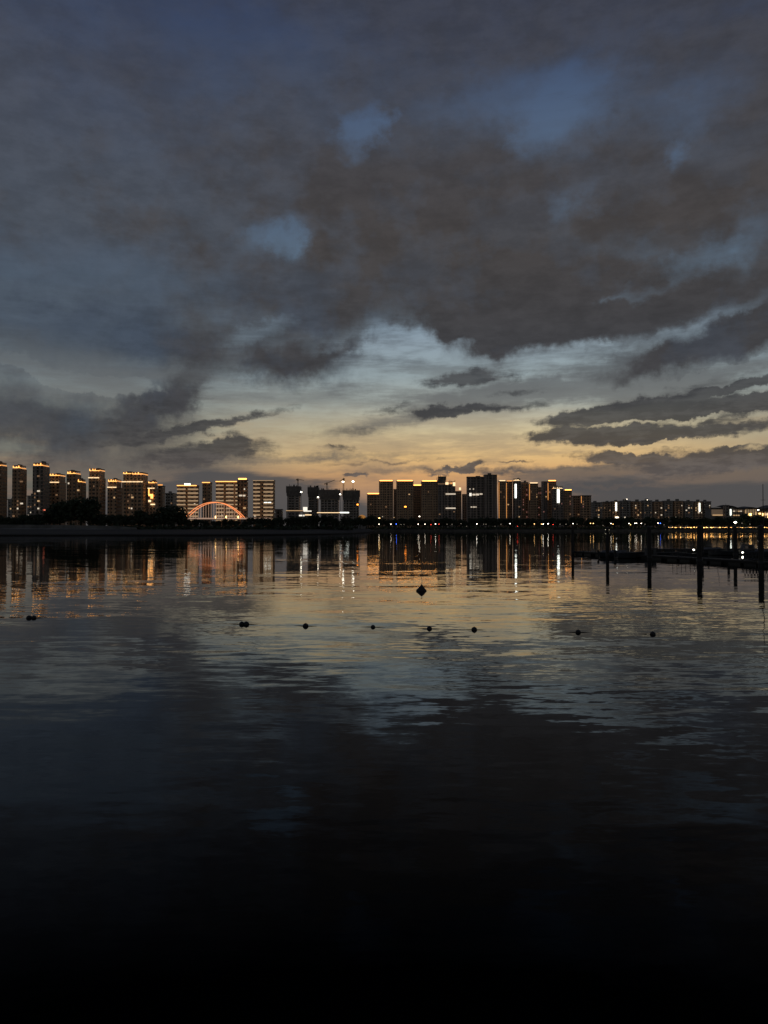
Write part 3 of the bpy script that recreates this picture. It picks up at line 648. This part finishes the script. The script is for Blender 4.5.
flood(302, 519.3, 522, 640, 'low white site lamp in the trees under the white shed', False, 'lampw', .8)

# white shed and lit walkways on the site
t = thing('site_shed', 'brightly lit white shed at the foot of the unfinished towers', 'shed', (wx(305.5, 860), 860, 2.6))
k = 860/F; bm = NB(); box(bm, -6.5*k, 6*k, 0, 6, 0, wz(515, 860)-2.6); obj('shed_base', bm, 'conc', t)
bm = NB(); box(bm, -2.7*k, 2.8*k, .5, 6, wz(515, 860)-2.6, wz(507.5, 860)-2.6); obj('shed_wall', bm, 'conc', t)
bm = NB(); box(bm, -2.5*k, 1.8*k, .3, .48, wz(510.5, 860)-2.6, wz(507, 860)-2.6); obj('lit_panel', bm, 'soft', t)
bm = NB(); box(bm, -2*k, 6*k, -.3, -.02, wz(511.6, 860)-2.6, wz(510.6, 860)-2.6); obj('lit_panel', bm, 'soft', t)
bm = NB(); box(bm, -6.5*k, -1*k, -.3, -.02, wz(516.2, 860)-2.6, wz(514.8, 860)-2.6); obj('lit_panel', bm, 'soft', t)
bm = NB(); box(bm, -.5*k, 6*k, -.3, -.02, wz(515.3, 860)-2.6, wz(514.5, 860)-2.6); obj('lit_panel', bm, 'pale', t)
def walkway(xa, xb, yy, D, mt, label, bright=None):
    t = thing('raised_walkway', label, 'walkway', (wx((xa+xb)/2, D), D, 2.6)); hw = (xb-xa)/2*D/F; z = wz(yy, D)-2.6
    bm = NB(); box(bm, -hw, hw, 0, 3, z-1.2, z-.4); obj('deck', bm, 'conc', t)
    bm = NB(); box(bm, -hw, hw, -.25, -.02, z-.4, z+.3); obj('light_strip', bm, mt, t)
    if bright:
        bm = NB(); box(bm, wx(bright[0], D)-t.location.x, wx(bright[1], D)-t.location.x, -.5, -.27, z-.5, z+.6); obj('light_strip', bm, 'white', t)
    n = int(hw*2/9)+1
    for i in range(n+1):
        bm = NB(); x = -hw+.4+(2*hw-.8)*i/n; tube(bm, (x, 1.5, -.5), (x, 1.5, z-1.2), .4); obj('pillar', bm, 'conc', t)
walkway(286, 303, 510.6, 850, 'win1', 'dimly lit walkway left of the white shed')
walkway(317, 349, 512.6, 850, 'pale', 'long walkway with white light line right of the white shed', (340, 349))
# orange mast lamp and the small lit dome
flood(357.6, 504.6, 519, 700, 'orange lamp mast at the right edge of the building site', False, 'sodium', .9)
t = thing('lit_pavilion', 'small dome pavilion glowing amber beside the orange lamp mast', 'pavilion', (wx(362, 690), 690, 3))
bm = NB(); r = 3.6; lathe(bm, [(r, wz(518.5, 690)-3), (r*.92, wz(517, 690)-3), (r*.7, wz(515.8, 690)-3), (r*.35, wz(515.1, 690)-3), (.1, wz(514.8, 690)-3)], 20); obj('dome', bm, emat('amber_dome', (1.0, .42, .08), .30, (.4, .25, .1)), t)
bm = NB(); lathe(bm, [(3.3, -1), (3.3, wz(518.5, 690)-3)], 16); obj('drum', bm, 'conc', t)

# ------------------------------------------------------------------ arch bridge
def arch_bridge():
    D = 575.0; k = D/F
    t = thing('arch_bridge', 'arch bridge glowing coral orange with pale hangers behind dark trees', 'bridge', (wx(213.5, D), D, 2.6))
    x0 = wx(185, D)-t.location.x; x1 = wx(242.5, D)-t.location.x; zt = wz(502.2, D)-2.6; zb = wz(517.5, D)-2.6; zd = wz(518.5, D)-2.6
    def az(x):
        f = (x-(x0+x1)/2)/((x1-x0)/2); return zb+(zt-zb)*(1-abs(f)**2.1)
    for yy in (0, 9):
        bm = NB(); pts = [(x0+(x1-x0)*i/40, yy, az(x0+(x1-x0)*i/40)) for i in range(41)]; path(bm, pts, .25, 8); obj('arch_rib', bm, 'arch', t)  # rib emits to look floodlit
        n = 11
        for i in range(1, n):
            x = x0+(x1-x0)*i/n; bm = NB(); tube(bm, (x, yy, zd), (x, yy, az(x)-.3), .17, n=5); obj('hanger', bm, 'hang', t)
    bm = NB(); box(bm, x0-20, x1+20, -.5, 9.5, zd-.9, zd); obj('deck', bm, 'conc', t)
    for s in (-.8, 9.6):
        bm = NB(); box(bm, x0-20, x1+20, s, s+.25, zd-.5, zd+.5); obj('deck_light', bm, 'hang', t)
    for i in (-14, x0, x1, x1+12):
        bm = NB(); box(bm, i-1, i+1, 0, 9, -2, zd-.9); obj('pier', bm, 'conc', t)
    for xx, c in ((x1-3, 'lampy'), (x1-12, 'lampy'), ((x0+x1)/2+1.5, 'lampy'), (x1-1.2, 'arch')):
        bm = NB(); box(bm, xx-.3, xx+.3, -1.2, -.9, zd+.3, zd+1.9); obj('deck_lamp', bm, c, t)
arch_bridge()
t = thing('signboard', 'small red lit sign low between the trees below the tallest left tower', 'sign', (wx(46, 560), 560, 3))
bm = NB(); box(bm, -2.2, 2.2, 0, .3, wz(510.6, 560)-3, wz(509.3, 560)-3); obj('panel', bm, emat('red_sign', (1.0, .22, .12), .9), t)
bm = NB(); tube(bm, (-1.6, .15, -.5), (-1.6, .15, wz(510.6, 560)-3), .12); tube(bm, (1.6, .15, -.5), (1.6, .15, wz(510.6, 560)-3), .12); obj('post', bm, 'steel', t)

# ------------------------------------------------------------------ lit hall on the right
def hall():
    D = 800.0; b = 2.6
    t = thing('terminal_hall', 'long floodlit hall with wavy dark roof at the right edge', 'hall', (wx(748, D), D, b)); X = t.location.x
    def lx(p): return wx(p, D)-X
    def lz(y): return wz(y, D)-b
    bm = NB(); box(bm, lx(729.5), lx(800), 0, 25, -3, lz(507.6)); obj('wall', bm, 'conc', t)
    bm = NB(); n = 40; rows = []
    for i in range(n+1):
        p = 724+(800-724)*i/n; zz = lz(507.2-1.0*math.sin(i*.55)-.8*math.sin(i*.23+1)); 
        rows.append([bm.verts.new((lx(p), -2.5, zz-1.0)), bm.verts.new((lx(p), -2.5, zz-.2)), bm.verts.new((lx(p), 14, zz+.9)), bm.verts.new((lx(p), 28, zz-.8))])
    for r0, r1 in zip(rows, rows[1:]):
        for i in range(3): bm.faces.new((r0[i], r1[i], r1[i+1], r0[i+1]))
    obj('roof', bm, 'roof', t)
    for a, c, y0, y1, mt in ((733, 743, 509.6, 512, 'halldim'), (745, 752, 509.4, 513.5, 'hall'), (752.5, 757, 509.2, 515, 'hall'), (764.5, 775, 512, 518, 'hall')):
        bm = NB(); box(bm, lx(a), lx(c), -.3, -.02, lz(y1), lz(y0)); obj('floodlit_wall_glow', bm, mt, t)  # glowing sheets on the wall imitate the floodlight on it
    for p, y, w_, h_, mt in ((734, 511.2, 2.4, .8, 'win2'), (738.5, 511.3, 1.6, .8, 'win1'), (740.5, 511.2, 2.2, .9, 'win2'), (745, 511.8, 1, 3, 'win1'), (750, 514.5, 2.4, 2.4, 'lampy'), (756, 513.5, 1.5, 3, 'win1'),
                            (759.5, 513.6, 1.8, 1.4, 'lampy'), (763, 514.4, 2.0, 2.6, 'lampy'), (766.6, 514.4, 2.4, 2.2, 'pale'), (768.5, 517, 1.6, 1.2, 'lampy'), (736, 515.3, 7, .9, 'win1')):
        bm = NB(); box(bm, lx(p)-w_/2, lx(p)+w_/2, -.6, -.33, lz(y)-h_/2, lz(y)+h_/2); obj('lit_window', bm, mt, t)
    bm = NB()
    for i in range(24): p = 730+i*2.4; box(bm, lx(p), lx(p)+.4, -.9, -.62, 0, lz(508.4))
    obj('facade_column', bm, 'roof', t)
    bm = NB(); box(bm, lx(729.6), lx(730.8), -1.3, -1.0, lz(515.3), lz(509.3)); obj('light_strip', bm, 'white', t)
    t2 = thing('stair_tower', 'dark stair tower at the left end of the lit hall', 'stair tower', (wx(727.3, 790), 790, b))
    bm = NB(); w_ = 1.9*790/F; box(bm, -w_, w_, 0, 6, -3, wz(505.5, 790)-b); obj('wall', bm, 'slate', t2)
    bm = NB(); box(bm, -w_-.3, w_+.3, -.3, 6.3, wz(505.5, 790)-b, wz(505.0, 790)-b); tube(bm, (0, 3, wz(505, 790)-b), (0, 3, wz(503.5, 790)-b), .15); obj('cap', bm, 'roof', t2)
    t3 = thing('low_building', 'low building with softly lit warm front between the block row and the hall', 'building', (wx(718, 800), 800, b)); X3 = t3.location.x
    bm = NB(); box(bm, wx(711, 800)-X3, wx(725, 800)-X3, 0, 14, -3, wz(508.2, 800)-b); obj('wall', bm, 'conc', t3)
    bm = NB(); box(bm, wx(711.5, 800)-X3, wx(724.5, 800)-X3, -.3, -.02, wz(515.5, 800)-b, wz(509.5, 800)-b); obj('floodlit_wall_glow', bm, 'halldim', t3)  # warm light on the front wall painted in as emission
    bm = NB(); box(bm, wx(712.5, 800)-X3, wx(724.5, 800)-X3, -.5, -.32, wz(515.6, 800)-b, wz(514.6, 800)-b); obj('light_strip', bm, 'win1', t3)
    bm = NB(); box(bm, wx(710.6, 800)-X3, wx(725.4, 800)-X3, -.8, 14.5, wz(508.2, 800)-b, wz(507.6, 800)-b); obj('roof', bm, 'roof', t3)
hall()

# ------------------------------------------------------------------ lamps along the far shore
def lamp_proto(mt, label, group, loc, head=.5, h=4.6):
    t = thing('shore_lamp', label, 'lamp', loc, 0, group)
    bm = NB(); tube(bm, (0, 0, 0), (0, 0, h), .12, .07); box(bm, -.3, .3, -.3, .3, 0, .25); obj('post', bm, 'steel', t)
    bm = NB(); r = head; lathe(bm, [(r*.5, h), (r, h+r*.6), (r*.95, h+r*1.1), (r*.4, h+r*1.5)], 10); obj('lamp_head', bm, mt, t)
    bm = NB(); lathe(bm, [(r*1.15, h+r*1.5), (r*.5, h+r*1.8)], 10); obj('cap', bm, 'steel', t)
    return t
DLp = DR+5
kinds = {'w': ('lampw', 'white lamp on a post along the far quay'), 'W': ('whitehot', 'brightest white lamp kind on a post along the far quay'),
         'b': ('lampb', 'blue lamp on a post along the far quay'), 'r': ('lampr', 'red lamp on a post along the far quay'), 'y': ('lampy', 'warm yellow lamp on a post along the far quay'),
         'd': ('win2', 'faint small lamp on a post along the far quay')}
lamps = [(379, 524, 'w'), (391, 524, 'w'), (396.3, 524, 'b'), (401, 524.3, 'd'), (404, 524.3, 'd'), (418.2, 524, 'w'), (425, 524, 'w'), (431, 524.5, 'r'), (435.5, 524, 'W'), (439, 524, 'r'),
         (447, 524, 'd'), (452, 524, 'd'), (461, 523.5, 'd'), (466.5, 526, 'd'), (476.8, 523.8, 'W'), (483.5, 524, 'd'), (486, 524, 'd'), (495, 526, 'd'), (501, 524, 'd'), (510, 523.6, 'w'), (517.5, 526, 'r'), (525, 523.6, 'd'), (534.3, 523.8, 'y'),
         (541.5, 524, 'y'), (543.2, 524, 'W'), (548, 523.6, 'W'), (553, 524.3, 'r'), (560, 524, 'd'), (566, 524, 'd'), (573, 523.5, 'w'), (577, 524, 'd'), (590.5, 523.3, 'y'), (593.3, 523.3, 'y'), (603, 525, 'd'),
         (611, 523.4, 'w'), (613, 524, 'y'), (629, 523.4, 'w'), (630.5, 524.5, 'y'), (635, 523.2, 'w'), (636.5, 523.2, 'w'), (641.2, 523.3, 'w'), (645, 524, 'd'), (658, 523, 'w'), (660.3, 523.2, 'b'), (664, 524.6, 'd'), (742, 523, 'd'), (750, 524, 'd')]
pr = {}
seclab = ((376, 470, 'below the gold-roofed towers'), (470, 592, 'below the dense dark towers'), (592, 668, 'below the low block row'), (668, 800, 'behind the warm light string'))
for (px, py, kd) in lamps:
    mt, lb = kinds[kd]; z = 2.3; hh = wz(py, DLp)-z-.4
    where = [w_ for a, b, w_ in seclab if a <= px < b][0]
    lb2 = lb.replace('along the far quay', 'on the far quay '+where); gp = lb2.replace(' on a post', 's')
    loc = (wx(px, DLp), DLp, z)
    if kd not in pr: t = pr[kd] = lamp_proto(mt, lb2, gp, loc, .28 if kd in 'd' else .40)
    else: t = dup(pr[kd], loc, 0, lb2, gp)
    t.scale = (1, 1, hh/4.6)
def tall_lamp(px, ylamp, D, mt, label, r=.9, base=2.6):
    t = thing('street_lamp', label, 'street lamp', (wx(px, D), D, base)); hh = wz(ylamp, D)-base
    bm = NB(); tube(bm, (0, 0, 0), (0, 0, hh), .22, .12); obj('pole', bm, 'conc', t)
    bm = NB(); lathe(bm, [(r*.4, hh-.3*r), (r, hh), (r*.9, hh+.5*r), (r*.3, hh+.8*r)], 12); obj('lamp_head', bm, mt, t)
    bm = NB(); lathe(bm, [(r*1.2, hh+.8*r), (r*.4, hh+1.1*r)], 12); obj('cap', bm, 'steel', t)
tall_lamp(405.4, 507, 760, 'sodium', 'tall street lamp with bright orange yellow head before the broad tower', 1.15)
tall_lamp(419.4, 516.6, 740, 'lampw', 'white street lamp above the trees right of the orange lamp', .7)
tall_lamp(379.3, 518.3, 740, 'lampy', 'warm street lamp at the left end of the far shore', .8)
tall_lamp(394, 517.6, 740, 'win1', 'dim amber street lamp left of the tall orange lamp', .6)
tall_lamp(382.5, 516.8, 760, 'win2', 'faint pale street lamp left of the plain mast', .5)
tall_lamp(735.3, 522.6, 712, 'whitehot', 'dazzling white lamp at the quay in front of the lit hall', 1.25)
tall_lamp(758.3, 510.2, 780, 'whitehot', 'white floodlight on a pole before the lit hall', .75)
tall_lamp(627, 499.2, 985, 'lampw', 'tiny white light above the low block row on the left', .55)
tall_lamp(647.5, 500, 985, 'lampw', 'tiny white light above the low block row on the right', .45)
t = thing('flag_mast', 'plain pale mast without a lamp left of the orange lamp', 'mast', (wx(389.4, 750), 750, 2.6))
bm = NB(); tube(bm, (0, 0, 0), (0, 0, wz(506.5, 750)-2.6), .3, .2); obj('pole', bm, 'conc', t)
bm = NB(); lathe(bm, [(.1, 0), (.4, .2), (.1, .5)], 8); o = obj('finial', bm, 'steel', t); o.location.z = wz(506.5, 750)-2.6
# tent lit from inside on the quay
t = thing('lit_tent', 'small pointed tent glowing warm white on the far quay', 'tent', (wx(607.2, 702), 702, 1.2))
bm = NB(); lathe(bm, [(1.9, .0), (1.8, .5), (.9, 1.3), (.08, 2.6)], 4); obj('canopy', bm, emat('tent_glow', (1.0, .88, .62), 2.0, (.7, .7, .65)), t)
# warm promenade light string
t = thing('promenade_railing', 'long railing strung with warm yellow bulbs along the right shore', 'lit railing', (wx(720, 699), 699, 1.6)); X = t.location.x
bm = NB(); x = wx(668.5, 699)-X
xe = wx(790, 699)-X
box(bm, x, xe, 0, .1, 1.0, 1.1); box(bm, x, xe, 0, .1, .5, .56)
while x < xe: box(bm, x, x+.1, 0, .1, 0, 1.1); x += 2.4
obj('rail', bm, 'steel', t)
x = wx(668.5, 699)-X; i = 0
while x < xe:
    p = (x+X)*F/699+384; bm = NB(); s = RB.uniform(.28, .6) if p > 690 and p < 715 else RB.uniform(.22, .42)
    zc = 2.0+((8-p/100)*.1)+RB.uniform(-.15, .15)
    lathe(bm, [(s*.4, zc-s*.6), (s*.9, zc), (s*.4, zc+s*.6)], 8); o = obj('bulb', bm, RB.choice(('bulb', 'bulb', 'bulb', 'pale', 'golddim')), t); o.location.x = x
    x += RB.uniform(.9, 1.6)
    i += 1

# ------------------------------------------------------------------ piles and pontoon
def pile_bm(r, h, seed):
    rnd = random.Random(seed); bm = NB(); n = 14; rings = []
    hs = [-3, -.3, .0, .3, .8, 1.6, 2.6, 3.6, h-.25, h-.05, h]; rs = [1, 1.0, 1.06, 1.05, 1.0, .99, 1.0, .98, 1.0, .97, .85]
    for z, q in zip(hs, rs):
        rings.append([bm.verts.new((r*q*(1+rnd.uniform(-.03, .03))*math.cos(2*math.pi*i/n), r*q*(1+rnd.uniform(-.03, .03))*math.sin(2*math.pi*i/n), z)) for i in range(n)])
    for a, b in zip(rings, rings[1:]):
        for i in range(n): j = (i+1) % n; bm.faces.new((a[i], a[j], b[j], b[i]))
    bm.faces.new(rings[-1]); return bm
def mooring(px, D, r, h, label, tilt=0):
    t = thing('mooring_pile', label, 'pile', (wx(px, D), D, 0)); t.rotation_euler = (0, tilt, 0)
    obj('pile_shaft', pile_bm(r, h, int(px)), 'pile', t)
    bm = NB(); lathe(bm, [(r*1.12, .35), (r*1.2, .42), (r*1.2, .62), (r*1.12, .7)], 14); obj('guide_ring', bm, 'steel', t)
    bm = NB(); lathe(bm, [(r*1.06, h), (r*.95, h+.06), (r*.2, h+.16)], 14); obj('pile_cap', bm, 'steel', t)
mooring(572.6, 135, .24, 4.85, 'leftmost thin dark mooring pile at the pontoon end')
mooring(607.3, 121, .26, 4.7, 'dark mooring pile second from the left on the pontoon')
mooring(649.3, 111, .29, 4.85, 'dark mooring pile third from the left beside the cabin', R(-.6))
mooring(699.2, 100, .32, 4.92, 'thick dark mooring pile in the middle, the widest of the row')
mooring(701.9, 134, .25, 4.8, 'thin pile half hidden right behind the thickest pile')
mooring(728.3, 145, .24, 4.9, 'thin dark pile left of a pair beyond the pontoon')
mooring(735.0, 121, .27, 4.85, 'dark pile right of the pair beyond the pontoon')
mooring(760.6, 94, .31, 4.95, 'thick dark mooring pile nearest the right frame edge')
# pontoon: sections from (573,135) to (800, 88)
A = Vector((wx(573, 135.5), 135.5, 0)); B = Vector((wx(800, 90), 90, 0))
ab = (B-A); L = ab.length; dr = ab.normalized(); ang = math.atan2(dr.y, dr.x)
def along(s, off=0, z=0):
    p = A+dr*s+Vector((-dr.y, dr.x, 0))*off; return (p.x, p.y, z)
t = thing('floating_pontoon', 'long dark floating pontoon running in from the right edge', 'pontoon', (A.x, A.y, 0), ang)
nsec = 8
for i in range(nsec):
    a = L*i/nsec; b = L*(i+1)/nsec-.12; bm = NB()
    box(bm, a, b, 0, 2.2, .42, .55)
    j = a
    while j < b: box(bm, j, min(j+.14, b), -.03, 2.23, .55, .59); j += .17
    o = obj('deck_section', bm, 'deck', t)
    for q in (.1, .55):
        bm = NB(); l = b-a; x0_, x1_ = a+l*q, a+l*(q+.35)
        box(bm, x0_, x1_, .08, 2.1, -.25, .415); obj('float_block', bm, 'floatm', o)
    bm = NB(); box(bm, a, b, -.12, -.04, .28, .5); obj('fender', bm, 'rope', o)
    bm = NB(); xm = (a+b)/2; box(bm, xm-.05, xm+.05, .12, .2, .59, .75); box(bm, xm-.2, xm+.2, .1, .22, .75, .82); obj('cleat', bm, 'steel', o)
# a second pontoon behind, across
t = thing('rear_pontoon', 'dark floating pontoon farther back behind the right piles', 'pontoon', (wx(648, 150), 150, 0), 0)
Lr = wx(800, 150)-wx(648, 150)
for i in range(5):
    a = Lr*i/5; b = Lr*(i+1)/5-.15; bm = NB(); box(bm, a, b, 0, 2.4, .35, .55); o = obj('deck_section', bm, 'deck', t)
    for q in (.08, .55):
        bm = NB(); box(bm, a+(b-a)*q, a+(b-a)*(q+.36), .1, 2.3, -.25, .345); obj('float_block', bm, 'floatm', o)
# boats
def boat(px, D, L_, Wd, hgt, rz, label, cabin=False, cover=False, motor=True, mt='hull'):
    t = thing('moored_boat', label, 'boat', (wx(px, D), D, 0), rz)
    bm = NB(); n = 10; rows = []
    for i in range(n+1):
        f = i/n; x = -L_/2+L_*f; wd = Wd/2*(1-max(0, (f-.45)/.55)**2.2)*(.86+.14*min(1, f*4)); top = hgt*(1+.35*max(0, f-.4)); wd = max(wd, .03)
        rows.append([bm.verts.new(p) for p in ((x, -wd, top), (x, -wd*.86, .1), (x, -wd*.3, -.18), (x, wd*.3, -.18), (x, wd*.86, .1), (x, wd, top), (x, wd*.86, top-.02), (x, wd*.7, .22), (x, -wd*.7, .22), (x, -wd*.86, top-.02))])
    for a, b in zip(rows, rows[1:]):
        for i in range(10): j = (i+1) % 10; bm.faces.new((a[i], b[i], b[j], a[j]))
    bm.faces.new(rows[0]); bm.faces.new(rows[-1][::-1]); obj('hull', bm, mt, t)
    for x in (-L_*.2, L_*.12):
        bm = NB(); box(bm, x-.14, x+.14, -Wd*.36, Wd*.36, hgt*.68, hgt*.74); obj('thwart', bm, 'deck', t)
    if motor:
        bm = NB(); box(bm, -L_/2-.35, -L_/2-.02, -.16, .16, hgt*.8, hgt*1.5); tube(bm, (-L_/2-.15, 0, -.3), (-L_/2-.15, 0, hgt*.8), .07); obj('outboard_motor', bm, 'floatm', t)
    if cabin:
        bm = NB(); v = []
        for z, s in ((hgt*.9, 1), (hgt*.9+1.0, .82)):
            v.append([bm.verts.new(p) for p in ((-L_*.18*s, -Wd*.33*s, z), (L_*.14*s, -Wd*.33*s, z), (L_*.14*s, Wd*.33*s, z), (-L_*.18*s, Wd*.33*s, z))])
        for i in range(4): j = (i+1) % 4; bm.faces.new((v[0][i], v[0][j], v[1][j], v[1][i]))
        bm.faces.new(v[1]); c = obj('cabin', bm, 'hullw', t)
        bm = NB(); box(bm, -L_*.12, L_*.08, -Wd*.33-.02, -Wd*.30, hgt*.9+.35, hgt*.9+.75); obj('window', bm, 'slate', c)
    if cover:
        bm = NB(); rows = []
        for i in range(9):
            f = i/8; x = -L_*.45+L_*.8*f; wd = Wd/2*(1-max(0, (f-.5)/.6)**2)*.95
            rows.append([bm.verts.new((x, wd*c_, hgt*1.02+.38*math.sin(math.pi*min(1, max(0, (1-abs(c_)))))*(1 if i not in (0, 8) else .3)*(.85+.15*math.sin(i*2.1)))) for c_ in (-1, -.5, 0, .5, 1)])
        for a, b in zip(rows, rows[1:]):
            for i in range(4): bm.faces.new((a[i], b[i], b[i+1], a[i+1]))
        obj('tarpaulin', bm, 'hullw', t)
    return t
boat(616, 124, 5.2, 1.9, .75, R(-70)+R(60), 'dark low boat moored just right of the second pile', cover=True)
boat(633, 119.5, 5.6, 2.0, .85, R(8), 'dark motor boat between the second and third piles')
boat(671, 128, 5.4, 1.7, .62, R(3), 'slim dark rowing boat right of the cabin', motor=False)
boat(684, 124, 4.6, 1.7, .6, R(178), 'small dark open boat close to the left side of the thick middle pile')
boat(711, 139, 6.0, 2.0, .8, R(5), 'dark covered boat right of the thick middle pile', cover=True)
boat(722, 132, 5.0, 1.9, .7, R(185), 'dark open motor boat between the middle pile and the pile pair')
boat(748, 136, 6.2, 2.1, .8, R(-4), 'dark boat with a small grey cabin near the right edge', cabin=True)
boat(769, 128, 5.2, 2.0, .8, R(3), 'dark covered boat cut by the right frame edge', cover=True)
# deck hut next to the third pile
s0 = 0
def sfor(px):
    best = min(range(0, int(L*20)), key=lambda i: abs((A+dr*(i/20)).x/(A+dr*(i/20)).y*F+384-px)); return best/20
hs = sfor(643)
t = thing('dock_cabin', 'small grey flat-roofed cabin on the pontoon left of the third pile', 'cabin', along(hs, 1.3, .59), ang+R(65))
bm = NB(); box(bm, -.75, .75, -.6, .6, 0, .95); obj('wall', bm, 'hullw', t)
bm = NB(); box(bm, -.95, .95, -.8, .8, .95, 1.05); obj('roof', bm, 'roof', t)
bm = NB(); box(bm, -.3, .3, -.64, -.602, .05, .8); d_ = obj('door', bm, 'deck', t)
bm = NB(); box(bm, .2, .25, -.68, -.642, .4, .46); obj('handle', bm, 'steel', d_)
# railing between cabin and middle pile
a_, b_ = sfor(671), sfor(693)
t = thing('dock_railing', 'thin post railing on the pontoon left of the thick middle pile', 'railing', along(a_, .25, .59), ang)
bm = NB(); tube(bm, (0, 0, 1.0), (b_-a_, 0, 1.0), .03, n=6); tube(bm, (0, 0, .55), (b_-a_, 0, .55), .02, n=6); obj('rail', bm, 'steel', t)
for i in range(6):
    bm = NB(); x = (b_-a_)*i/5; tube(bm, (x, 0, 0), (x, 0, 1.0), .035, n=6); obj('post', bm, 'steel', t)
# truss gangway
a_, b_ = sfor(737), sfor(756)
t = thing('truss_gangway', 'low truss gangway beside the pontoon left of the rightmost pile', 'gangway', along(a_, 1.0, .75), ang)
for yy in (0, 1.1):
    bm = NB(); l = b_-a_; tube(bm, (0, yy, 0), (l, yy, 0), .05, n=6); tube(bm, (0, yy, .95), (l, yy, .95), .05, n=6)
    for i in range(6): x = l*i/6; tube(bm, (x, yy, 0), (x+l/12, yy, .95), .035, n=5); tube(bm, (x+l/12, yy, .95), (x+l/6, yy, 0), .035, n=5)
    obj('side_truss', bm, 'steel', t)
bm = NB(); box(bm, 0, b_-a_, .06, 1.04, -.04, .02); obj('deck', bm, 'deck', t)
# leaning rod, tall mast, dock lamps
t = thing('leaning_pole', 'thin curved pole leaning right above the pontoon', 'pole', (wx(714.5, 128), 128, .5))
bm = NB(); k = 128/F; path(bm, [(0, 0, 0), (1.6*k, 0, 6*k), (3.0*k, 0, 12*k), (3.9*k, 0, 17*k), (4.3*k, 0, 23*k)], .035); obj('shaft', bm, 'steel', t)
t = thing('boat_mast', 'very tall thin mast rising above the horizon at the right edge', 'mast', (wx(763.2, 97), 97, .5))
bm = NB(); tube(bm, (0, 0, 0), (0, 0, wz(484, 97)-.5), .075, .04); obj('spar', bm, 'steel', t)
bm = NB(); tube(bm, (0, 0, 2.2), (-.0, -1.2, 2.1), .04); obj('boom', bm, 'steel', t)
bm = NB(); tube(bm, (-.3, 0, wz(500, 97)-.5), (.3, 0, wz(500, 97)-.5), .02); obj('spreader', bm, 'steel', t)
for px, D, py, lb in ((693.5, 126, 550, 'small white lamp glowing on the dock left of the thick middle pile'), (742.3, 134, 552.6, 'small white lamp glowing on the dock right of the pile pair')):
    z = wz(py, D); t = thing('dock_lamp', lb, 'lamp', (wx(px, D), D, .3))
    bm = NB(); tube(bm, (0, 0, 0), (0, 0, z-.38), .04); obj('post', bm, 'steel', t)
    bm = NB(); lathe(bm, [(.06, z-.38), (.13, z-.32), (.13, z-.22), (.05, z-.16)], 10); obj('lamp_head', bm, 'whitehot', t)

# ------------------------------------------------------------------ buoys and float line
def float_proto(label, loc):
    t = thing('net_float', label, 'float', loc, 0, None)
    bm = NB(); lathe(bm, [(.13*math.sin(math.pi*i/12)+.002, .02-.13*math.cos(math.pi*i/12)) for i in range(13)], 20)
    for f in bm.faces: f.smooth = True
    obj('float_body', bm, 'floatm', t)
    bm = NB(); lathe(bm, [(.129, .005), (.136, .012), (.136, .028), (.129, .035)], 18); obj('seam_ring', bm, 'floatm', t)
    bm = NB(); pts = [(.02*math.cos(i*math.pi/6), 0, .147+.02*math.sin(i*math.pi/6)) for i in range(7)]; path(bm, pts, .007, 6); obj('eyelet', bm, 'floatm', t)
    return t
fl = [(29.8, 618, 'left one of the two touching black floats at the far left', 1.0), (34.6, 618, 'right one of the two touching black floats at the far left', .95),
      (242.2, 624.3, 'left one of the paired black floats left of the middle', 1.0), (246.6, 624.3, 'right one of the paired black floats left of the middle', 1.05),
      (305.8, 626, 'single black float just right of the float pair', 1.0), (373, 627, 'smallest single black float near the middle', .78), (429.3, 628.5, 'single black float below the cone buoy', .86),
      (474, 629.6, 'single black float right below the cone buoy', .95), (577.6, 632.2, 'single black float below the leftmost pile', .88), (652, 634.2, 'rightmost single black float', .9)]
fp = None; locs = []
for px, py, lb, s in fl:
    D = F*H/(py-HZ); loc = (wx(px, D), D, 0); locs.append(loc)
    if fp is None: fp = t = float_proto(lb, loc)
    else: t = dup(fp, loc, px, lb)
    t.scale = (s*1.1, s*1.1, s); t['group'] = 'black floats in a line across the water'
bm = NB(); rs = random.Random(9)
pts = []
for a, b in zip(locs, locs[1:]):
    d = math.dist(a, b); n = max(2, int(d/.25))
    for i in range(n):
        f = i/n; e = min(f, 1-f)*d
        z = .012-max(0, e-rs.uniform(.28, .40))*.08; pts.append((a[0]+(b[0]-a[0])*f, a[1]+(b[1]-a[1])*f+.05*math.sin(i*.7), max(z, -.3)))
path(bm, pts, .012, 5)
obj('float_rope', bm, 'rope', label='dark wet rope threading the line of black floats', cat='rope')
D = F*H/(591.0-HZ)
t = thing('cone_buoy', 'black cone-shaped navigation buoy floating alone in the middle', 'buoy', (wx(421.3, D), D, 0)); t.rotation_euler = (0, R(3), .4)
bm = NB(); lathe(bm, [(.20, -.3), (.36, -.12), (.41, .0), (.405, .07), (.37, .12)], 20); obj('float_collar', bm, 'floatm', t)
bm = NB(); lathe(bm, [(.36, .12), (.30, .18), (.17, .33), (.07, .45), (.03, .5)], 20); obj('cone_body', bm, 'floatm', t)
bm = NB(); lathe(bm, [(.04, .5), (.05, .52), (.02, .56)], 10); obj('lifting_eye', bm, 'steel', t)
